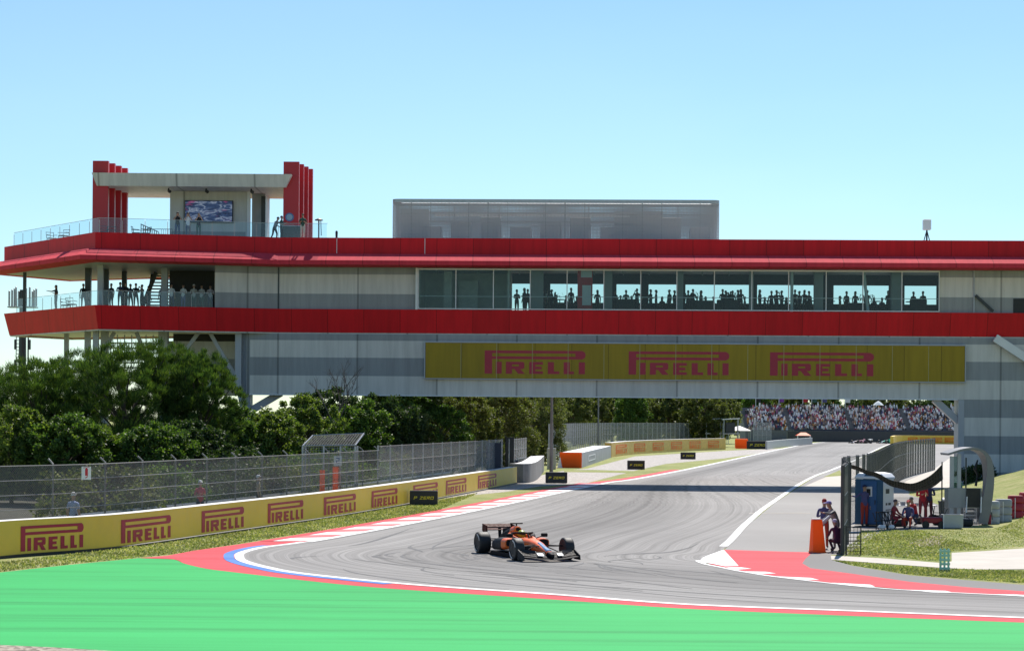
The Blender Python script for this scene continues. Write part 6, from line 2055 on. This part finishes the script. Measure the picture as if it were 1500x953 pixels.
cmn = island_mat('crowd_clothes', [(0, (.06, .06, .07)), (.14, (.78, .78, .78)), (.34, (.45, .08, .10)), (.42, (.07, .09, .18)), (.50, (.55, .38, .28)), (.60, (.80, .80, .78)), (.74, (.06, .05, .05)), (.83, (.50, .24, .06)), (.88, (.32, .24, .20)), (.96, (.30, .12, .24))], .8)
for nd in cmn.node_tree.nodes:
    if nd.type == 'VALTORGB' and len(nd.color_ramp.elements) > 4: nd.color_ramp.interpolation = 'CONSTANT'
me.materials.append(cmn)
o = bpy.data.objects.new('crowd', me); COL.objects.link(o); tag(o, 'dense crowd of spectators in bright clothes filling the far grandstand', 'crowd', kind='stuff')
for px, c1, c2_, lab in ((1107, RED_, BLK, 'dark red flag at the left end of the grandstand'), (1141, WHT, (.2, .05, .3), 'large white and purple banner above the left stand'), (1176, RED_, RED_, 'tall red flag above the second block of the stand'), (1189, WHT, GRN, 'white and dark green flag above the stand'), (1204, (.6, .5, .6), VIO, 'pale lilac banner above the middle of the stand'), (1238, RED_, WHT, 'red flag with white stripe right of the lilac banner')):
    q = P(px, 600, GY + 15)
    o = empty('flag', (q.x, GY + 15, 0), lab, 'flag', 'flags over the grandstand')
    mb = MB(); mb.tube([(0, 0, 0), (0, 0, 12.6)], .07, 6); mb.build('pole', MAT['white_paint'], o)
    w = 1.1
    for nm, za, zb3, cc_ in (('cloth', 10.8, 12.5, c1), ('stripe', 8.8, 10.78, c2_)):
        mb = MB()
        mb.loft([[(.08 + w * i / 6, .14 * math.sin(i * 1.3), z) for z in (za, zb3)] + [(.08 + w * i / 6, .14 * math.sin(i * 1.3) + .02, z) for z in (zb3, za)] for i in range(7)])
        mb.build(nm, cloth(cc_), o)
for px, py, cc_, lab in ((1286.5, 590, (.7, .75, .75), 'white tent roof above the middle of the grandstand'), (1355, 604, (.75, .7, .68), 'white parasol above the right block'), (1380, 604, (.6, .62, .55), 'pale parasol next to the bridge pillar')):
    q = P(px, py, GY + 17)
    o = empty('parasol', (q.x, GY + 17, 0), lab, 'parasol', 'tents behind the stand')
    w = 1.3 if px < 1300 else 1.0
    mb = MB(); mb.lathe([(w, q.z - .5), (w * .5, q.z + .1), (.03, q.z + .5)], 10); mb.build('canopy', cloth(cc_), o)
    mb = MB(); mb.tube([(0, 0, 0), (0, 0, q.z)], .06, 6); mb.build('pole', MAT['white_paint'], o)


# ================================================================== trees
def leaf_mesh(name, clumps, n_per, size, mat, seed, mode='leaf', stretch=1.0):
    """leaf faces gathered in clumps: (centre, radius, outward)"""
    rng = np.random.default_rng(seed)
    Vs = []
    for (c, r, outw) in clumps:
        n = n_per
        d = rng.normal(size=(n, 3)); d /= np.linalg.norm(d, axis=1)[:, None]
        rad = r * rng.uniform(.05, 1.0, n) ** (.6 if mode == 'needle' else .8)
        pos = np.array(c) + d * rad[:, None] * np.array([1, 1, .8])
        if mode == 'needle':
            ax = d * .55 + np.array(outw) * .5 + np.array([0, 0, .75]) + rng.normal(size=(n, 3)) * .25
        else:
            ax = rng.normal(size=(n, 3)) + np.array([0, 0, -.15])
        ax /= np.linalg.norm(ax, axis=1)[:, None]
        ref = rng.normal(size=(n, 3))
        sd_ = np.cross(ax, ref); sd_ /= np.linalg.norm(sd_, axis=1)[:, None]
        L = size * rng.uniform(.6, 1.3, n)
        w = L * (.13 if mode == 'needle' else .36)
        a = pos - sd_ * w[:, None] * .5
        b = pos + sd_ * w[:, None] * .5
        if mode == 'needle':
            Vs.append(np.stack([a, b, b * .5 + a * .5 + ax * L[:, None] + sd_ * w[:, None] * .2, b * .5 + a * .5 + ax * L[:, None] - sd_ * w[:, None] * .2], 1))
        else:
            m = pos + ax * L[:, None] * .5
            Vs.append(np.stack([pos, m + sd_ * w[:, None], pos + ax * L[:, None], m - sd_ * w[:, None]], 1))
    V = np.concatenate(Vs).reshape(-1, 3)
    nf = len(V) // 4
    me = bpy.data.meshes.new(name)
    me.vertices.add(len(V)); me.vertices.foreach_set('co', V.astype(np.float32).ravel())
    me.loops.add(nf * 4); me.loops.foreach_set('vertex_index', np.arange(nf * 4, dtype=np.int32))
    me.polygons.add(nf); me.polygons.foreach_set('loop_start', np.arange(0, nf * 4, 4, dtype=np.int32))
    me.update(calc_edges=True); me.validate()
    me.materials.append(mat)
    return me


LEAF = dict(
    pine=island_mat('pine_needles', [(0, (0.025, 0.057, 0.014)), (.45, (0.052, 0.100, 0.023)), (.8, (0.100, 0.156, 0.033)), (1, (0.161, 0.212, 0.050))], .6, .30, .5),
    broad=island_mat('broad_leaves', [(0, (0.033, 0.066, 0.015)), (.5, (0.068, 0.127, 0.024)), (.85, (0.121, 0.192, 0.036)), (1, (0.192, 0.252, 0.060))], .55, .38, .5),
    light=island_mat('light_leaves', [(0, (0.056, 0.096, 0.021)), (.5, (0.111, 0.161, 0.031)), (.85, (0.181, 0.231, 0.050)), (1, (0.262, 0.302, 0.091))], .55, .38, .5),
    olive=island_mat('olive_leaves', [(0, (0.044, 0.063, 0.018)), (.5, (0.100, 0.121, 0.034)), (1, (0.181, 0.186, 0.060))], .6, .36, .5),
    dark=island_mat('dark_leaves', [(0, (0.021, 0.042, 0.014)), (.6, (0.042, 0.074, 0.021)), (1, (0.081, 0.116, 0.033))], .6, .3, .5))


def make_tree(name, h, w, kind, seed, nclump, nper, size, mode='leaf', low=.12, squash=1.0, label='', cat='tree', group=None):
    """tapered trunk, limbs to the clumps, an uneven crown of leaf clumps"""
    r = random.Random(seed)
    t = empty(name, (0, 0, 0), label, cat, group)
    clumps = []
    limbs = []
    zc, rz_ = h * (1 + low) / 2, h * (1 - low) / 2
    lobes = [(r.uniform(0, 6.28), r.uniform(-.9, .9), r.uniform(.75, 1.12)) for _ in range(7)]
    while len(clumps) < nclump:
        x, y, z = r.gauss(0, 1), r.gauss(0, 1), r.gauss(0, 1)
        L = math.sqrt(x * x + y * y + z * z)
        d = Vector((x, y, z)) / L
        az = math.atan2(d.y, d.x)
        sc = 1.0
        for (la, lz, ls) in lobes:
            q = max(0, math.cos(az - la)) * max(0, 1 - abs(d.z - lz) * 1.6)
            sc += (ls - .92) * q * 1.3
        rad = r.uniform(.35, 1.0) ** .5 * sc
        wide = w / 2 * (1.0 if d.z < 0 else squash)
        p = Vector((d.x * wide * rad, d.y * wide * rad, zc + d.z * rz_ * rad))
        if p.z < h * low * .6: continue
        clumps.append((p, r.uniform(.6, 1.5) * (w * .5) / nclump ** .36 * (.80 if mode == 'needle' else .95), d))
    tr = MB()
    th = h * (.45 + low * .4)
    tr.tube(cr([(0, 0, -.1), (r.uniform(-.1, .1), r.uniform(-.1, .1), th * .5), (r.uniform(-.25, .25), r.uniform(-.2, .2), th), (r.uniform(-.3, .3), 0, h * .85)], 3), [max(.02, h * .022 * (1 - k / 10.5)) for k in range(10)], 7)
    for (p, rr_, d) in clumps[::max(1, nclump // 26)]:
        z0 = max(h * low * .7, p.z * .55)
        tr.tube([(0, 0, z0), Vector((p.x * .5, p.y * .5, (z0 + p.z) / 2 + .1)), p], [h * .009, h * .006, h * .0025], 5)
    trunk = tr.build('trunk', MAT['wood'], t, smooth=True)
    me = leaf_mesh('crown', [(tuple(p), rr_, tuple(d)) for p, rr_, d in clumps], nper, size, LEAF[kind], seed, mode)
    c = bpy.data.objects.new('crown', me); COL.objects.link(c); c.parent = t
    return t


# foreground pines and bushes on the left (each its own tree)
def place(t, px, Y, rz=0.0, s=1.0, z=0.0):
    t.location = (P(px, 650, Y).x, Y, z); t.rotation_euler = (0, 0, R(rz)); t.scale = (s, s, s)


pines = [(-10, 116, 7.3, 6.4, 'pine cut by the picture edge at the far left'), (60, 114, 7.7, 6.2, 'pine below the antenna mast'), (122, 118, 8.3, 6.0, 'tall pine under the left terrace corner'), (186, 114, 8.6, 6.8, 'tallest dark pine in the middle of the pine group'), (246, 117, 8.5, 6.2, 'pine before the lower staircase wall'), (291, 115, 8.1, 4.6, 'rightmost pine before the grey bridge wall')]
for i, (px, Y, h, w, lab) in enumerate(pines):
    t = make_tree('pine_tree', h, w, 'pine', 40 + i, 420, 140, .21, 'needle', .06, 1.0, lab, 'tree', 'pines behind the fence')
    place(t, px, Y)
bushes = [(18, 104, 5.0, 4.6, 'light', 'light green broadleaf bush at the left picture edge'), (92, 103, 4.6, 4.4, 'broad', 'broadleaf bush under the pine below the mast'), (140, 106, 4.2, 3.6, 'light', 'light bush above the sign with the red symbol'), (222, 106, 3.9, 4.4, 'broad', 'round bush below the tallest pine'),
          (282, 110, 4.2, 4.0, 'dark', 'dark bush below the rightmost pine'), (338, 118, 5.2, 4.4, 'broad', 'leafy tree right of the pines below the steel column'), (392, 120, 5.0, 4.6, 'light', 'light green tree left of the wire cage'), (436, 124, 5.8, 4.4, 'light', 'light green tree below the bridge corner brace'), (352, 108, 3.0, 4.0, 'dark', 'low dark shrub behind the fence left of the cage')]
for i, (px, Y, h, w, k, lab) in enumerate(bushes):
    t = make_tree('broadleaf_tree', h, w, k, 60 + i, 210, 190, .145, 'leaf', .04, 1.0, lab, 'tree', 'broadleaf trees behind the fence')
    place(t, px, Y)
# middle row under the bridge
mids = [(470, 132, 6.2, 5.2, 'dark', 'dark tree behind the wire cage'), (520, 128, 5.4, 4.6, 'broad', 'green tree right of the wire cage'), (556, 134, 6.0, 5.4, 'dark', 'dark tree left of the bare brown tree'), (604, 140, 5.4, 3.4, 'olive', 'brownish olive tree above the pale fence'), (640, 146, 6.4, 4.8, 'broad', 'green tree with a bare fork below the billboard start'),
        (684, 152, 6.2, 5.6, 'olive', 'olive tree left of the dark screen'), (735, 176, 7.4, 6.6, 'olive', 'olive tree above the dark screen'), (782, 205, 8.4, 7.6, 'olive', 'olive tree left of the lamp column')]
for i, (px, Y, h, w, k, lab) in enumerate(mids):
    t = make_tree('broadleaf_tree', h, w, k, 80 + i, 210, 190, .15, 'leaf', .05, 1.0, lab, 'tree', 'trees under the bridge')
    place(t, px, Y)
# dead tree with bare twigs before the bridge
t = empty('bare_tree', (P(493, 600, 127).x, 127, 0), 'bare dead tree reaching up before the grey bridge wall', 'tree')
rd = random.Random(8)
tr = MB(); tr.tube([(0, 0, 0), (.1, 0, 2.5), (0, 0, 4.4)], [.16, .12, .08], 7); tr.build('trunk', MAT['wood'], t)
tw = MB()


def twig(p, d, L, r_, dep):
    q = p + d * L * .5 + Vector((rd.uniform(-.1, .1), rd.uniform(-.1, .1), .06)) * L; e = q + (d + Vector((rd.uniform(-.3, .3), rd.uniform(-.3, .3), .25))).normalized() * L * .5
    tw.tube([p, q, e], [r_, r_ * .75, r_ * .5], 5)
    if dep:
        for _ in range(3): twig(q.lerp(e, rd.uniform(0, 1)), (d + Vector((rd.uniform(-.9, .9), rd.uniform(-.9, .9), rd.uniform(.1, .6)))).normalized(), L * .55, r_ * .5, dep - 1)


for k in range(5): twig(Vector((0, 0, 3.6 + .18 * k)), Vector((rd.uniform(-.6, .6), rd.uniform(-.5, .5), .9)).normalized(), 2.2, .05, 3)
tw.build('branches', M('dead_wood', (.12, .10, .09), .9), t)

# far belt of trees beyond the bridge: a few kinds, each tree its own object
kinds = [make_tree('broadleaf_tree', 10.5, 9.0, 'olive', 101, 210, 170, .30, 'leaf', .06, 1.0), make_tree('broadleaf_tree', 11.5, 8.0, 'broad', 102, 210, 170, .30, 'leaf', .06, .9), make_tree('broadleaf_tree', 9.5, 9.5, 'dark', 103, 210, 170, .30, 'leaf', .05, 1.0)]
bpy.context.view_layer.update()
kn = ['olive green', 'fresh green', 'dark green']
far = []
rf = random.Random(4)
for i in range(27):
    px_ = 560 + i * 19.0 + rf.uniform(-6, 6)
    far.append((px_, rf.uniform(215, 290) if px_ < 800 else rf.uniform(345, 400), rf.choice((0, 0, 1, 2)), rf.uniform(.8, 1.0), 'belt'))
for i in range(15):
    far.append((1060 + i * 26 + rf.uniform(-8, 8), rf.uniform(505, 540), rf.choice((0, 1, 2)), rf.uniform(1.0, 1.3), 'stand'))
firsts = [True] * 3
seq = {'belt': 0, 'stand': 0}
nums = ['1st', '2nd', '3rd'] + [f'{k}th' for k in range(4, 40)]
far.sort(key=lambda q: q[0])
for px, Y, k, s, where in far:
    t = kinds[k] if firsts[k] else copy_tree(kinds[k])
    firsts[k] = False
    place(t, px, Y, rf.uniform(0, 360), s)
    i = seq[where]; seq[where] += 1
    tag(t, f'{kn[k]} tree, {nums[i]} from the left ' + ('in the belt beyond the bridge' if where == 'belt' else 'in the row behind the grandstand'), 'tree', 'trees beyond the bridge' if where == 'belt' else 'trees behind the grandstand')
t = make_tree('shrub', 1.6, 3.2, 'dark', 170, 40, 120, .16, 'leaf', .0, 1.0, 'dark shrub at the foot of the right bridge leg', 'shrub')  # low dark shrub, also standing in for the dark shadow at the leg
place(t, 1432, 138.5)
# hedge-high scrub along the service road on the left
hp_ = inset(bpath, 7.0)
acc = 0.0
si = 0
sh0 = [make_tree('shrub', 2.3, 4.6, k_, 140 + q_, 60, 150, .13, 'leaf', .0, 1.0) for q_, k_ in enumerate(('olive', 'dark', 'broad'))]
for t in sh0: t.location = (-60, 140, 0)
bpy.context.view_layer.update()
total = sum((hp_[i + 1] - hp_[i]).length for i in range(len(hp_) - 1))
sdist = 24.0
while sdist < total - 4:
    p, nrm = at_path(hp_, sdist)
    t = sh0[si] if si < 3 else copy_tree(sh0[rf.randint(0, 2)])
    t.location = (p.x + rf.uniform(-.5, .5), p.y + rf.uniform(-.6, .6), 0); t.rotation_euler = (0, 0, rf.uniform(0, 6.28)); s_ = rf.uniform(.8, 1.1); t.scale = (s_, s_, s_)
    tag(t, f'low shrub, {nums[si]} from the left in the hedge behind the service road', 'shrub', 'shrubs along the service road')
    si += 1
    sdist += rf.uniform(3.0, 4.0)
